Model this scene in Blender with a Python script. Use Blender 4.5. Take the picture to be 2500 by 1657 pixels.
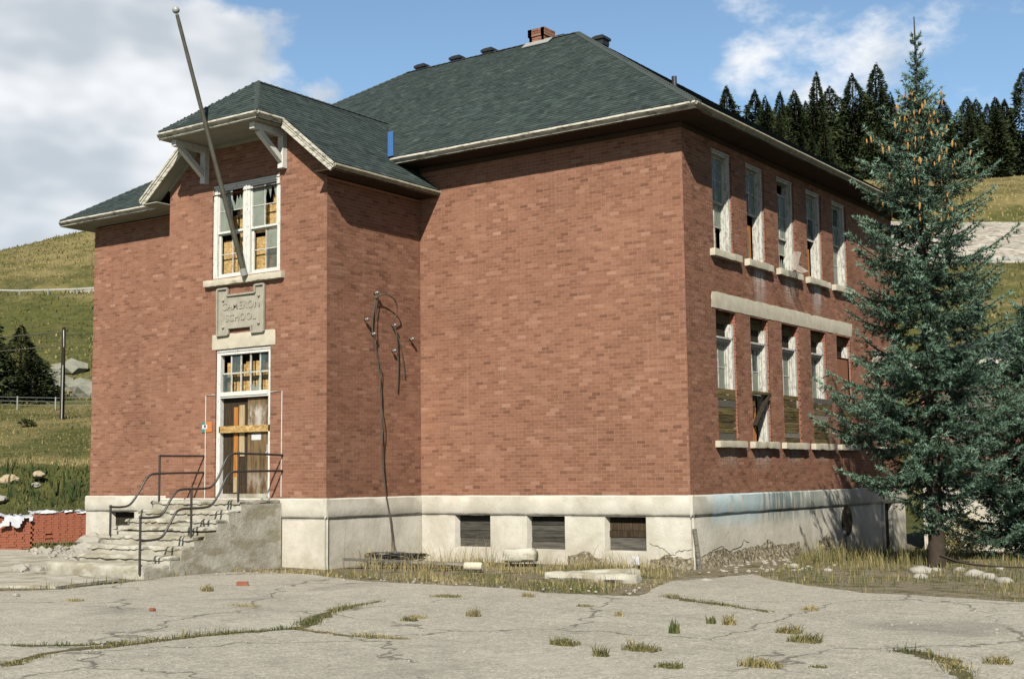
import bpy, math, random
import numpy as np
from mathutils import Vector, Matrix, noise
random.seed(7); rng = np.random.default_rng(7)
for o in list(bpy.data.objects): bpy.data.objects.remove(o)
SC = bpy.context.scene
COL = SC.collection
R = math.radians

# ------------------------------------------------------------------ camera
cd = bpy.data.cameras.new('camera'); cam = bpy.data.objects.new('camera', cd); COL.objects.link(cam); SC.camera = cam
cd.sensor_width = 36.0; cd.lens = 3208.9 / 2500 * 36; cd.clip_start = 0.1; cd.clip_end = 3000
yaw, pit, rol = 0.6086, 0.1025, -0.0117
fw = Vector((-math.sin(yaw)*math.cos(pit), math.cos(yaw)*math.cos(pit), math.sin(pit)))
rt = Vector((math.cos(yaw), math.sin(yaw), 0)); up = rt.cross(fw)
rx = math.cos(rol)*rt + math.sin(rol)*up; ux = -math.sin(rol)*rt + math.cos(rol)*up
M = Matrix((rx, ux, -fw)).transposed().to_4x4(); M.translation = (12.5324, -24.3161, 0.4558)
cam.matrix_world = M
SC.render.resolution_x = 1024; SC.render.resolution_y = 678

# ------------------------------------------------------------------ light and exposure
LD = Vector((-0.56, 1.05, -0.96)).normalized()
sl = bpy.data.lights.new('sun', 'SUN'); sl.energy = 5.0; sl.angle = R(0.5); sl.color = (1.0, 0.94, 0.83)
so = bpy.data.objects.new('sun', sl); COL.objects.link(so); so.rotation_euler = LD.to_track_quat('-Z', 'Y').to_euler(); so.location = (20, -40, 40)
elev = math.asin(-LD.z); azim = math.atan2(-LD.x, -LD.y)
W = bpy.data.worlds.new('World'); SC.world = W; W.use_nodes = True
SC.view_settings.view_transform = 'Standard'; SC.view_settings.look = 'None'; SC.view_settings.exposure = 1.32; SC.view_settings.gamma = 1.0
SC.view_settings.use_curve_mapping = False
SC.cycles.max_bounces = 6; SC.cycles.diffuse_bounces = 2; SC.cycles.glossy_bounces = 2; SC.cycles.transparent_max_bounces = 8

class NT:
    """small helper for node trees"""
    def __init__(s, tree): s.t = tree; s.n = tree.nodes; s.l = tree.links
    def new(s, typ, **kw):
        n = s.n.new(typ)
        for k, v in kw.items(): setattr(n, k, v)
        return n
    def put(s, sock, v):
        if hasattr(v, 'is_output') or isinstance(v, bpy.types.NodeSocket): s.l.new(v, sock)
        else: sock.default_value = v
    def math(s, op, a, b=0.0, c=0.0, clamp=False):
        n = s.new('ShaderNodeMath', operation=op, use_clamp=clamp)
        for i, v in enumerate((a, b, c)): s.put(n.inputs[i], v)
        return n.outputs[0]
    def mix(s, f, a, b, mode='MIX'):
        n = s.new('ShaderNodeMix', data_type='RGBA', blend_type=mode)
        s.put(n.inputs[0], f)
        for k, v in ((6, a), (7, b)):
            if isinstance(v, (tuple, list)): v = tuple(v) + (1,) if len(v) == 3 else v
            s.put(n.inputs[k], v)
        return n.outputs[2]
    def noise(s, vec, scale, detail=4, rough=0.55, dist=0.0):
        n = s.new('ShaderNodeTexNoise'); s.put(n.inputs['Vector'], vec); n.inputs['Scale'].default_value = scale
        n.inputs['Detail'].default_value = detail; n.inputs['Roughness'].default_value = rough; n.inputs['Distortion'].default_value = dist
        return n.outputs['Fac']
    def voro(s, vec, scale, feat='F1'):
        n = s.new('ShaderNodeTexVoronoi', feature=feat); s.put(n.inputs['Vector'], vec); n.inputs['Scale'].default_value = scale
        return n
    def ramp(s, f, stops, interp='LINEAR'):
        n = s.new('ShaderNodeValToRGB'); s.put(n.inputs[0], f); cr = n.color_ramp; cr.interpolation = interp
        while len(cr.elements) < len(stops): cr.elements.new(0.5)
        for e, (p, c) in zip(cr.elements, stops):
            e.position = p
            if isinstance(c, (int, float)): c = (c, c, c)
            e.color = tuple(c) + (1,) if len(c) == 3 else c
        return n.outputs[0]
    def scale(s, vec, v):
        n = s.new('ShaderNodeMapping'); s.put(n.inputs[0], vec); n.inputs['Scale'].default_value = v
        return n.outputs[0]
    def pos(s): return s.new('ShaderNodeNewGeometry').outputs['Position']
    def obj(s): return s.new('ShaderNodeTexCoord').outputs['Object']
    def attr(s, name): return s.new('ShaderNodeAttribute', attribute_name=name).outputs['Fac']
    def attrc(s, name): return s.new('ShaderNodeAttribute', attribute_name=name).outputs['Color']
    def sep(s, v):
        n = s.new('ShaderNodeSeparateXYZ'); s.put(n.inputs[0], v); return n.outputs
    def bump(s, h, st=0.3, dist=0.02):
        n = s.new('ShaderNodeBump'); s.put(n.inputs['Height'], h); n.inputs['Strength'].default_value = st; n.inputs['Distance'].default_value = dist
        return n.outputs[0]
    def step(s, v, a, b):
        n = s.new('ShaderNodeMapRange', interpolation_type='SMOOTHSTEP'); s.put(n.inputs[0], v)
        n.inputs[1].default_value = a; n.inputs[2].default_value = b
        return n.outputs[0]

# sky with broken cumulus
wt = NT(W.node_tree); wt.n.clear()
wo = wt.new('ShaderNodeOutputWorld')
sky = wt.new('ShaderNodeTexSky', sky_type='NISHITA', sun_disc=False)
sky.sun_elevation = elev; sky.sun_rotation = azim; sky.altitude = 1300; sky.air_density = 1.0; sky.dust_density = 0.6; sky.ozone_density = 1.6
bg1 = wt.new('ShaderNodeBackground'); bg1.inputs[1].default_value = 0.060
skc = wt.mix(1.0, sky.outputs[0], (1.0, 1.06, 1.0), 'MULTIPLY'); wt.l.new(skc, bg1.inputs[0])
dirv = wt.new('ShaderNodeTexCoord').outputs['Generated']
# clouds live on a flat layer above the place: direction / height
sx, sy, sz = wt.sep(dirv)
nz = wt.noise(wt.scale(dirv, (1, 1, 1.7)), 6.0, 6, 0.60)
nz2 = wt.noise(wt.scale(dirv, (1, 1, 1.6)), 1.7, 1, 0.5)
bias = wt.math('MULTIPLY_ADD', nz2, 0.7, -0.35-0.42)
def blob(px, py, rad, wgt):
    global bias
    d = fw + rx*((px-1250)/3208.9) - ux*((py-828.5)/3208.9); d.normalize()
    v = wt.new('ShaderNodeVectorMath', operation='DISTANCE'); wt.l.new(dirv, v.inputs[0]); v.inputs[1].default_value = d
    m = wt.new('ShaderNodeMapRange', interpolation_type='SMOOTHERSTEP'); wt.l.new(v.outputs['Value'], m.inputs[0])
    m.inputs[1].default_value = rad; m.inputs[2].default_value = 0.0
    bias = wt.math('MULTIPLY_ADD', m.outputs[0], wgt, bias)
for b in ((100, 60, .17, .55), (430, 110, .12, .55), (660, 115, .085, .50), (150, 370, .14, .58), (-250, 250, .30, .5), (1870, 160, .070, .52), (2060, 200, .07, .46), (800, 245, .035, .5), (380, 255, .028, -.6), (1150, 60, .18, -.15)): blob(*b)
cm = wt.step(wt.math('ADD', wt.math('MULTIPLY_ADD', nz, 3.0, -1.5), bias), -0.12, 0.36)
shade = wt.noise(wt.scale(dirv, (1, 1, 2.0)), 7.0, 3, 0.6)
cc = wt.mix(wt.step(shade, 0.34, 0.66), (0.56, 0.61, 0.66), (1.0, 1.0, 1.01))
bg2 = wt.new('ShaderNodeBackground'); wt.l.new(cc, bg2.inputs[0]); bg2.inputs[1].default_value = 0.41
mx = wt.new('ShaderNodeMixShader'); wt.l.new(wt.math('MULTIPLY', cm, 0.93), mx.inputs[0]); wt.l.new(bg1.outputs[0], mx.inputs[1]); wt.l.new(bg2.outputs[0], mx.inputs[2]); wt.l.new(mx.outputs[0], wo.inputs[0])

# ------------------------------------------------------------------ mesh helpers
class MB:
    def __init__(s): s.v = []; s.f = []; s.t = []; s.cur = 0.5
    def add(s, vs, fs, t=None):
        b = len(s.v); s.v += [tuple(p) for p in vs]; s.f += [tuple(i+b for i in f) for f in fs]
        s.t += [s.cur if t is None else t]*len(vs)
        return s
    def box(s, x0, x1, y0, y1, z0, z1, t=None):
        return s.add([(x0,y0,z0),(x1,y0,z0),(x1,y1,z0),(x0,y1,z0),(x0,y0,z1),(x1,y0,z1),(x1,y1,z1),(x0,y1,z1)],
                     [(0,3,2,1),(4,5,6,7),(0,1,5,4),(1,2,6,5),(2,3,7,6),(3,0,4,7)], t)
    def bar(s, a, b, w, h, upv=(0,0,1), t=None):
        a = Vector(a); b = Vector(b); d = (b-a).normalized(); u = Vector(upv); r = d.cross(u).normalized(); u = r.cross(d)
        vs = []
        for p in (a, b):
            for i, j in ((-1,-1),(1,-1),(1,1),(-1,1)): vs.append(p + r*(w/2*i) + u*(h/2*j))
        return s.add(vs, [(3,2,1,0),(4,5,6,7),(0,1,5,4),(1,2,6,5),(2,3,7,6),(3,0,4,7)], t)
    def tube(s, pts, rad, n=8, t=None):
        pts = [Vector(p) for p in pts]; vs = []; k = len(pts)
        rr = rad if isinstance(rad, (list, tuple)) else [rad]*k
        for i, p in enumerate(pts):
            d = (pts[min(i+1,k-1)] - pts[max(i-1,0)]).normalized()
            r = d.cross(Vector((0.13,0.21,1))).normalized() if abs(d.z) < .95 else d.cross(Vector((0,1,0.1))).normalized()
            u = r.cross(d)
            for j in range(n):
                a = 2*math.pi*j/n; vs.append(p + (r*math.cos(a)+u*math.sin(a))*rr[i])
        fs = [(i*n+j, i*n+(j+1)%n, (i+1)*n+(j+1)%n, (i+1)*n+j) for i in range(k-1) for j in range(n)]
        fs += [tuple(range(n-1,-1,-1)), tuple((k-1)*n+j for j in range(n))]
        return s.add(vs, fs, t)
    def prism(s, poly, off, t=None):
        """poly: 3D loop, extruded by off"""
        n = len(poly); off = Vector(off); vs = [Vector(p) for p in poly]; vs = vs + [p+off for p in vs]
        return s.add(vs, [tuple(range(n)), tuple(range(2*n-1,n-1,-1))] + [(i+n, (i+1)%n+n, (i+1)%n, i) for i in range(n)], t)
    def ball(s, c, r, n=8, m=6, sc=(1,1,1), t=None):
        vs = [(c[0],c[1],c[2]-r*sc[2])]
        for i in range(1, m):
            ph = -math.pi/2 + math.pi*i/m
            for j in range(n):
                a = 2*math.pi*j/n; vs.append((c[0]+r*sc[0]*math.cos(ph)*math.cos(a), c[1]+r*sc[1]*math.cos(ph)*math.sin(a), c[2]+r*sc[2]*math.sin(ph)))
        vs.append((c[0],c[1],c[2]+r*sc[2])); L = len(vs)-1
        fs = [(0, 1+(j+1)%n, 1+j) for j in range(n)]
        fs += [(1+i*n+j, 1+i*n+(j+1)%n, 1+(i+1)*n+(j+1)%n, 1+(i+1)*n+j) for i in range(m-2) for j in range(n)]
        fs += [(L, 1+(m-2)*n+j, 1+(m-2)*n+(j+1)%n) for j in range(n)]
        return s.add(vs, fs, t)
    def build(s, name, mat, parent=None, smooth=False, bevel=0.0):
        return mesh_obj(name, np.array([tuple(p) for p in s.v], dtype=np.float32), s.f, mat, parent, smooth, np.array(s.t, dtype=np.float32), bevel)

def mesh_data(name, v, f, mat, smooth=False, tint=None):
    me = bpy.data.meshes.new(name)
    if isinstance(f, np.ndarray):
        k = f.shape[1]; me.vertices.add(len(v)); me.vertices.foreach_set('co', np.asarray(v, np.float32).ravel())
        me.loops.add(f.size); me.loops.foreach_set('vertex_index', f.astype(np.int32).ravel())
        me.polygons.add(len(f)); me.polygons.foreach_set('loop_start', np.arange(0, f.size, k, dtype=np.int32))
        me.polygons.foreach_set('loop_total', np.full(len(f), k, np.int32)); me.update(calc_edges=True); me.polygons.foreach_set('use_smooth', [False]*len(f))
    else:
        me.from_pydata([tuple(map(float, p)) for p in v], [], f); me.update()
    if tint is not None:
        a = me.attributes.new('tint', 'FLOAT', 'POINT'); a.data.foreach_set('value', np.asarray(tint, np.float32))
    me.materials.append(mat)
    if smooth: me.polygons.foreach_set('use_smooth', [True]*len(me.polygons)); me.set_sharp_from_angle(angle=R(42))
    return me
def link(name, me, parent=None):
    o = bpy.data.objects.new(name, me); COL.objects.link(o)
    if parent is not None:
        o.parent = parent
        if parent.type == 'EMPTY' or parent.location.length > 0 or parent.rotation_euler.x or parent.rotation_euler.z: o.matrix_parent_inverse = wm(parent).inverted()
    return o
def wm(o):
    m = o.matrix_basis.copy()
    if o.parent: m = wm(o.parent) @ o.matrix_parent_inverse @ m
    return m
def mesh_obj(name, v, f, mat, parent=None, smooth=False, tint=None, bevel=0.0):
    o = link(name, mesh_data(name, v, f, mat, smooth, tint), parent)
    if bevel > 0:
        b = o.modifiers.new('bevel', 'BEVEL'); b.width = bevel; b.segments = 2; b.limit_method = 'ANGLE'
    return o
def tag(o, label=None, cat=None, group=None, kind=None):
    if label: o['label'] = label
    if cat: o['category'] = cat
    if group: o['group'] = group
    if kind: o['kind'] = kind
    return o
def thing(name, loc, label, cat, group=None):
    o = bpy.data.objects.new(name, None); COL.objects.link(o); o.location = loc; o.empty_display_size = 0.2
    return tag(o, label, cat, group)
def smoothpath(pts, k=6):
    P = [Vector(p) for p in pts]; P = [P[0]*2-P[1]] + P + [P[-1]*2-P[-2]]; out = []
    for i in range(1, len(P)-2):
        for j in range(k):
            t = j/k; a, b, c, d = P[i-1], P[i], P[i+1], P[i+2]
            out.append(0.5*((2*b) + (c-a)*t + (2*a-5*b+4*c-d)*t*t + (3*b-a-3*c+d)*t**3))
    out.append(P[-2]); return out
def fbm(x, y, z, sc, oct=3): return noise.fractal(Vector((x*sc, y*sc, z*sc)), 0.7, 2.0, oct)
def rough_box(x0, x1, y0, y1, z0, z1, step=0.08, amp=0.012, seed=0.0, rnd=0.02):
    """a box whose faces are gridded and worn: corners eased, surfaces uneven"""
    vs = {}; mb = MB(); L = (x1-x0, y1-y0, z1-z0); n = [max(1, min(60, int(round(l/step)))) for l in L]; idx = {}
    def vert(i, j, k):
        key = (i, j, k)
        if key in idx: return idx[key]
        p = Vector((x0+L[0]*i/n[0], y0+L[1]*j/n[1], z0+L[2]*k/n[2]))
        ext = [(i in (0, n[0])), (j in (0, n[1])), (k in (0, n[2]))]; c = Vector(((x0+x1)/2, (y0+y1)/2, (z0+z1)/2))
        e = sum(ext)
        if e >= 2:
            w = rnd*(0.35+1.3*abs(fbm(p.x+seed, p.y, p.z, 3.1)))
            for a in range(3):
                if ext[a]: p[a] += w*(1 if p[a] < c[a] else -1)
        q = Vector((p.x+seed*7.1, p.y-seed, p.z+seed*3.3))
        p += noise.noise_vector(q*4.0)*amp + noise.noise_vector(q*13.0)*amp*0.5
        idx[key] = len(mb.v); mb.v.append(tuple(p)); mb.t.append(0.5); return idx[key]
    def face(fn, a, b):
        for i in range(a):
            for j in range(b): mb.f.append((fn(i,j), fn(i+1,j), fn(i+1,j+1), fn(i,j+1)))
    face(lambda i,j: vert(j,i,0) , n[1], n[0]); face(lambda i,j: vert(i,j,n[2]), n[0], n[1])
    face(lambda i,j: vert(i,0,j), n[0], n[2]); face(lambda i,j: vert(j,n[1],i), n[2], n[0])
    face(lambda i,j: vert(0,j,i), n[2], n[1]) ; face(lambda i,j: vert(n[0],i,j), n[1], n[2])
    # face order above is kept outward by recalculation in build
    return mb
def fixnormals(o):
    import bmesh
    bm = bmesh.new(); bm.from_mesh(o.data); bmesh.ops.recalc_face_normals(bm, faces=bm.faces); bm.to_mesh(o.data); bm.free(); return o
def rock(c, r, seed, sc=(1,1,.7), sub=2, amp=.25):
    import bmesh
    bm = bmesh.new(); bmesh.ops.create_icosphere(bm, subdivisions=sub, radius=1.0)
    for v in bm.verts:
        q = v.co*1.3 + Vector((seed*3.7, seed, -seed)); d = 1 + amp*noise.noise(q) + amp*.5*noise.noise(q*2.7)
        v.co = Vector((v.co.x*d*r*sc[0]+c[0], v.co.y*d*r*sc[1]+c[1], v.co.z*d*r*sc[2]+c[2]))
    mb = MB(); mb.v = [tuple(v.co) for v in bm.verts]; mb.t = [.5]*len(mb.v); mb.f = [tuple(x.index for x in f.verts) for f in bm.faces]; bm.free(); return mb

# ------------------------------------------------------------------ materials
ALB = 0.43      # one reflectance scale for all surfaces, matched to the exposure above
def mat(name, fn, rough=0.85, spec=0.2):
    m = bpy.data.materials.new(name); m.use_nodes = True; t = NT(m.node_tree); b = t.n['Principled BSDF']
    b.inputs['Roughness'].default_value = rough; b.inputs['Specular IOR Level'].default_value = spec
    c, bp = fn(t)
    c = t.mix(1.0, c, (ALB, ALB, ALB), 'MULTIPLY')
    t.put(b.inputs['Base Color'], c)
    if bp is not None: t.l.new(bp, b.inputs['Normal'])
    return m
def plain(name, col, var=0.25, sc=6.0, rough=0.8, spec=0.2, bump=0.15, bs=25.0):
    def f(t):
        p = t.obj(); n = t.noise(p, sc, 5)
        k = t.math('MULTIPLY_ADD', n, 2*var, 1-var)
        return t.mix(1.0, col, k, 'MULTIPLY'), t.bump(t.noise(p, bs, 4), bump, .01)
    return mat(name, f, rough, spec)
def efflor(t):
    """white salt runs under the sills of the side wall"""
    x, y, z = t.sep(t.pos()); acc = None
    for (c, w, zt, ln, st) in ((3.75,.42,5.15,1.15,1.),(5.5,.42,5.15,.9,.75),(7.2,.4,5.15,1.0,.95),(1.85,.62,.99,.55,.38),(3.6,.6,.99,.6,.55),(5.4,.6,.99,.5,.4),(7.2,.6,.99,.4,.3)):
        a = t.step(t.math('ABSOLUTE', t.math('SUBTRACT', y, c)), w, w*.35)
        d = t.math('SUBTRACT', zt, z); b = t.math('MULTIPLY', t.step(d, -.02, .04), t.step(d, ln, .1))
        v = t.math('MULTIPLY', t.math('MULTIPLY', a, b), st)
        acc = v if acc is None else t.math('MAXIMUM', acc, v)
    n = t.noise(t.scale(t.pos(), (1, 9, 1.1)), 1.6, 5, .6)
    acc = t.math('MULTIPLY', acc, t.step(n, .30, .55))
    return t.math('MULTIPLY', acc, t.step(x, -.06, -.02))
def brick_f(t, runs=False):
    p = t.pos(); a = t.attr('tint')
    c = t.ramp(a, [(0,(.152,.074,.047)),(.25,(.230,.107,.068)),(.5,(.286,.138,.088)),(.72,(.325,.163,.107)),(.88,(.365,.198,.134)),(1,(.42,.25,.175))])
    big = t.noise(p, .38, 5, .6); c = t.mix(1.0, c, t.math('MULTIPLY_ADD', big, .95, .54), 'MULTIPLY')
    strk = t.noise(t.scale(p, (7, 7, .22)), 1.0, 5, .65); c = t.mix(t.math('MULTIPLY', t.step(strk, .56, .74), .30), c, (.13,.075,.05)); c = t.mix(t.math('MULTIPLY', t.step(strk, .42, .28), .20), c, (.46,.34,.26))
    fine = t.noise(p, 55, 3); c = t.mix(1.0, c, t.math('MULTIPLY_ADD', fine, .5, .75), 'MULTIPLY')
    # dusting of lime toward paler patches
    pale = t.step(t.noise(t.scale(p, (1,1,1.6)), 1.1, 5, .6), .56, .8)
    c = t.mix(t.math('MULTIPLY', pale, .30), c, (.44,.29,.21))
    if runs: c = t.mix(t.math('MULTIPLY', efflor(t), .9), c, (.56,.51,.46))
    return c, t.bump(t.noise(p, 90, 3), .35, .004)
def mortar_f(t, runs=False):
    p = t.pos(); c = t.mix(t.noise(p, 3.0, 4), (.38,.215,.135), (.50,.31,.20))
    if runs: c = t.mix(t.math('MULTIPLY', efflor(t), .8), c, (.56,.50,.44))
    return c, None
def bricktex_f(t):
    b = t.new('ShaderNodeTexBrick'); b.inputs['Scale'].default_value = 1.0
    x, y, z = t.sep(t.pos()); cv = t.new('ShaderNodeCombineXYZ'); t.l.new(t.math('ADD', x, y), cv.inputs[0]); t.l.new(z, cv.inputs[1]); t.l.new(cv.outputs[0], b.inputs[0])
    b.inputs['Color1'].default_value = (.34,.12,.075,1); b.inputs['Color2'].default_value = (.2,.07,.045,1); b.inputs['Mortar'].default_value = (.36,.25,.18,1)
    b.inputs['Brick Width'].default_value = .216; b.inputs['Row Height'].default_value = .0762; b.inputs['Mortar Size'].default_value = .006
    return b.outputs[0], t.bump(b.outputs[1], -.3, .005)
def found_f(t):
    p = t.pos(); x, y, z = t.sep(p)
    c = t.mix(t.step(t.noise(p, 1.3, 5, .6), .3, .7), (.56,.52,.43), (.74,.70,.61))
    c = t.mix(t.math('MULTIPLY', t.step(t.noise(p, 7, 5, .65), .55, .8), .5), c, (.38,.34,.26))
    low = t.math('MULTIPLY', t.step(z, -.75, -1.6), t.step(t.noise(p, 3, 4), .3, .6)); c = t.mix(t.math('MULTIPLY', low, .55), c, (.42,.37,.27))
    # broken darker line along the lip of the plinth
    lip = t.math('MULTIPLY', t.step(t.math('ABSOLUTE', t.math('ADD', z, .43)), .07, .01), t.step(t.noise(t.scale(p,(1,1,.3)), 2.2, 3), .35, .6)); c = t.mix(t.math('MULTIPLY', lip, .6), c, (.25,.24,.19))
    side = t.step(x, .0, .02)
    st = t.noise(t.scale(p, (1, 5.5, .55)), 1.3, 5, .6)
    zone = t.math('MULTIPLY', t.step(z, -.85, -.35), t.step(y, 10.8, 2.2))
    blue = t.math('MULTIPLY', t.math('MULTIPLY', side, zone), t.step(st, .36, .50))
    c = t.mix(t.math('MULTIPLY', blue, t.step(y, .2, 1.2)), c, t.mix(t.step(t.math('ADD', y, t.math('MULTIPLY', st, 3)), 4.4, 6.0), (.50,.62,.65), (.11,.20,.21)))
    return c, t.bump(t.math('ADD', t.noise(p, 6, 5, .6), t.math('MULTIPLY', t.noise(p, 40, 3), .4)), .35, .03)
def concrete_f(t):
    p = t.pos(); c = t.mix(t.step(t.noise(p, 2.2, 6, .65), .3, .7), (.40,.37,.29), (.60,.57,.48))
    c = t.mix(t.math('MULTIPLY', t.step(t.noise(p, 9, 5, .7), .55, .75), .6), c, (.26,.24,.17))
    c = t.mix(t.math('MULTIPLY', t.step(t.noise(t.scale(p,(1,1,2.5)), 1.4, 3), .50, .62), .7), c, (.31,.27,.18))
    return c, t.bump(t.math('ADD', t.noise(p, 9, 6, .7), t.math('MULTIPLY', t.noise(p, 45, 4), .5)), .6, .03)
def white_f(t):
    p = t.pos(); c = t.mix(t.noise(p, 5, 4), (.66,.66,.60), (.84,.84,.79))
    pe = t.step(t.noise(t.scale(p,(1,1,.35)), 26, 5, .7), .56, .66); c = t.mix(t.math('MULTIPLY', pe, .75), c, (.30,.27,.21))
    return c, t.bump(t.noise(p, 60, 3), .2, .004)
def whitew_f(t):
    p = t.pos(); c = t.mix(t.noise(p, 5, 4), (.50,.50,.44), (.76,.75,.69))
    pe = t.step(t.noise(t.scale(p,(1,1,.3)), 22, 5, .75), .48, .62); c = t.mix(t.math('MULTIPLY', pe, .8), c, (.22,.20,.16))
    return c, t.bump(t.noise(p, 60, 3), .3, .005)
def trim_f(t):
    p = t.pos(); c = t.mix(t.noise(p, 2, 4), (.56,.53,.43), (.72,.69,.60))
    pe = t.step(t.noise(t.scale(p,(1,1,4)), 5, 6, .78), .47, .62); c = t.mix(t.math('MULTIPLY', pe, .85), c, (.15,.13,.085))
    return c, t.bump(t.noise(p, 50, 3), .25, .006)
def shingle_f(t):
    p = t.pos(); a = t.attr('tint')
    c = t.ramp(a, [(0,(.024,.034,.033)),(.4,(.044,.062,.058)),(.7,(.064,.088,.081)),(1,(.10,.130,.118))])
    c = t.mix(1.0, c, t.math('MULTIPLY_ADD', t.noise(p, .8, 4), .5, .75), 'MULTIPLY')
    c = t.mix(1.0, c, t.math('MULTIPLY_ADD', t.noise(p, 60, 2), .8, .6), 'MULTIPLY')
    return c, t.bump(t.noise(p, 120, 2), .5, .004)
def wood_f(a, b, moss=None, axis=0):
    def f(t):
        p = t.pos(); sc = [14, 14, 14]; sc[axis] = 1.0
        k = t.noise(t.scale(p, tuple(sc)), 2.0, 6, .65, .3); c = t.mix(t.step(k, .3, .7), a, b)
        c = t.mix(1.0, c, t.math('MULTIPLY_ADD', t.attr('tint'), 1.0, .5), 'MULTIPLY')
        if moss: c = t.mix(t.math('MULTIPLY', t.step(t.noise(t.scale(p,(1,2,5)), 2.3, 4), .48, .66), .8), c, moss)
        return c, t.bump(k, .5, .01)
    return f
def osb_f(t):
    p = t.pos(); v = t.voro(t.scale(p, (1,1,1.7)), 22); c = t.mix(t.sep(v.outputs['Color'])[0], (.36,.21,.065), (.66,.46,.20))
    return t.mix(1.0, c, t.math('MULTIPLY_ADD', t.noise(p, 6, 4), .7, .62), 'MULTIPLY'), t.bump(v.outputs[0], .2, .005)
def asphalt_f(t):
    p = t.pos(); v = t.voro(p, 38)
    c = t.mix(t.sep(v.outputs['Color'])[0], (.17,.163,.142), (.62,.595,.53))
    v2 = t.voro(p, 95); c = t.mix(.45, c, t.mix(t.sep(v2.outputs['Color'])[1], (.20,.193,.17), (.54,.52,.465)))
    c = t.mix(1.0, t.mix(.25, c, (.39,.37,.315)), (1.10,1.07,1.0), 'MULTIPLY')
    c = t.mix(1.0, c, t.math('MULTIPLY_ADD', t.noise(p, .45, 5, .6), .5, .76), 'MULTIPLY')
    c = t.mix(1.0, c, t.math('MULTIPLY_ADD', t.noise(p, 4.5, 6, .72), .9, .56), 'MULTIPLY')
    stn = t.step(t.noise(t.scale(p,(1,1,1)), .32, 5, .65, .4), .55, .70); c = t.mix(t.math('MULTIPLY', stn, .5), c, (.18,.172,.15))
    dst = t.step(t.noise(t.scale(p,(.6,1.2,1)), .55, 6, .7), .52, .72); c = t.mix(t.math('MULTIPLY', dst, .5), c, (.48,.45,.37))
    w = t.new('ShaderNodeVectorMath', operation='ADD'); t.put(w.inputs[0], p)
    nn = t.new('ShaderNodeTexNoise'); t.put(nn.inputs['Vector'], p); nn.inputs['Scale'].default_value = 1.6; nn.inputs['Detail'].default_value = 5
    t.l.new(nn.outputs['Color'], w.inputs[1])
    e = t.voro(w.outputs[0], .27, 'DISTANCE_TO_EDGE'); ck = t.math('MULTIPLY', t.step(e.outputs[0], .012, .002), t.step(t.noise(p, .35, 2), .40, .50))
    c = t.mix(t.math('MULTIPLY', ck, .7), c, (.09,.085,.07))
    return c, t.bump(t.math('SUBTRACT', t.math('ADD', t.noise(p, 1.5, 5), t.math('MULTIPLY', v.outputs[0], .7)), t.math('MULTIPLY', ck, 1.0)), .5, .02)
def terrain_f(t):
    p = t.pos(); m = t.attrc('mask'); sp = t.new('ShaderNodeSeparateColor'); t.l.new(m, sp.inputs[0])
    n1 = t.noise(p, .12, 6, .62); n2 = t.noise(p, .75, 6, .7); n3 = t.noise(t.scale(p,(1,1,.4)), 4.5, 5, .75)
    green = t.mix(t.step(n2, .32, .68), (.080,.094,.026), (.142,.136,.044)); dry = t.mix(t.step(n3, .3, .7), (.22,.18,.075), (.34,.27,.12))
    k = t.math('ADD', t.math('MULTIPLY', t.math('SUBTRACT', n1, .5), 1.7), sp.outputs[1]); c = t.mix(t.step(k, .25, .75), green, dry)
    dk = t.step(t.math('ADD', t.math('MULTIPLY', n2, .55), t.math('MULTIPLY', n3, .45)), .47, .38); c = t.mix(t.math('MULTIPLY', dk, .75), c, (.042,.052,.020))
    n4 = t.noise(t.scale(p, (1, 1, 2.5)), .07, 6, .68); c = t.mix(t.math('MULTIPLY', t.step(n4, .52, .66), .6), c, (.060,.066,.028)); c = t.mix(t.math('MULTIPLY', t.step(n4, .40, .30), .55), c, (.21,.165,.085))
    gv = t.voro(p, 1.5); rr = t.mix(t.sep(gv.outputs['Color'])[0], (.30,.27,.22), (.60,.55,.47)); rr = t.mix(t.step(n2, .58, .72), rr, (.24,.22,.13))
    c = t.mix(t.step(t.math('ADD', sp.outputs[0], t.math('MULTIPLY', t.math('SUBTRACT', n2, .5), .5)), .42, .6), c, rr)
    soil = t.mix(t.noise(p, 5, 6, .7), (.15,.12,.075), (.40,.345,.245)); soil = t.mix(t.step(t.noise(p, 2.0, 5, .65), .50, .62), soil, (.125,.12,.05))
    c = t.mix(sp.outputs[2], c, soil)
    return c, t.bump(t.math('ADD', n2, t.math('MULTIPLY', n3, .7)), .8, .25)
def grass_f(t):
    a = t.attr('tint')
    c = t.ramp(a, [(0,(.030,.055,.015)),(.3,(.078,.098,.028)),(.5,(.150,.138,.050)),(.72,(.30,.245,.105)),(1,(.46,.37,.18))]); return c, None
def needle_f(t):
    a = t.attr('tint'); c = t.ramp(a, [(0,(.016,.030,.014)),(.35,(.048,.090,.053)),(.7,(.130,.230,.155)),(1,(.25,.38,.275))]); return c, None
def darkneedle_f(t):
    a = t.attr('tint'); c = t.ramp(a, [(0,(.013,.021,.010)),(.5,(.036,.052,.022)),(1,(.105,.125,.052))]); return c, None
def rubble_f(t):
    p = t.pos(); v = t.voro(p, 16); c = t.mix(t.sep(v.outputs['Color'])[0], (.14,.115,.07), (.42,.37,.27)); c = t.mix(1.0, c, t.math('MULTIPLY_ADD', t.noise(p, 5, 5), .8, .55), 'MULTIPLY')
    return c, t.bump(t.math('ADD', t.noise(p, 14, 6, .75), v.outputs[0]), .9, .06)
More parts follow.
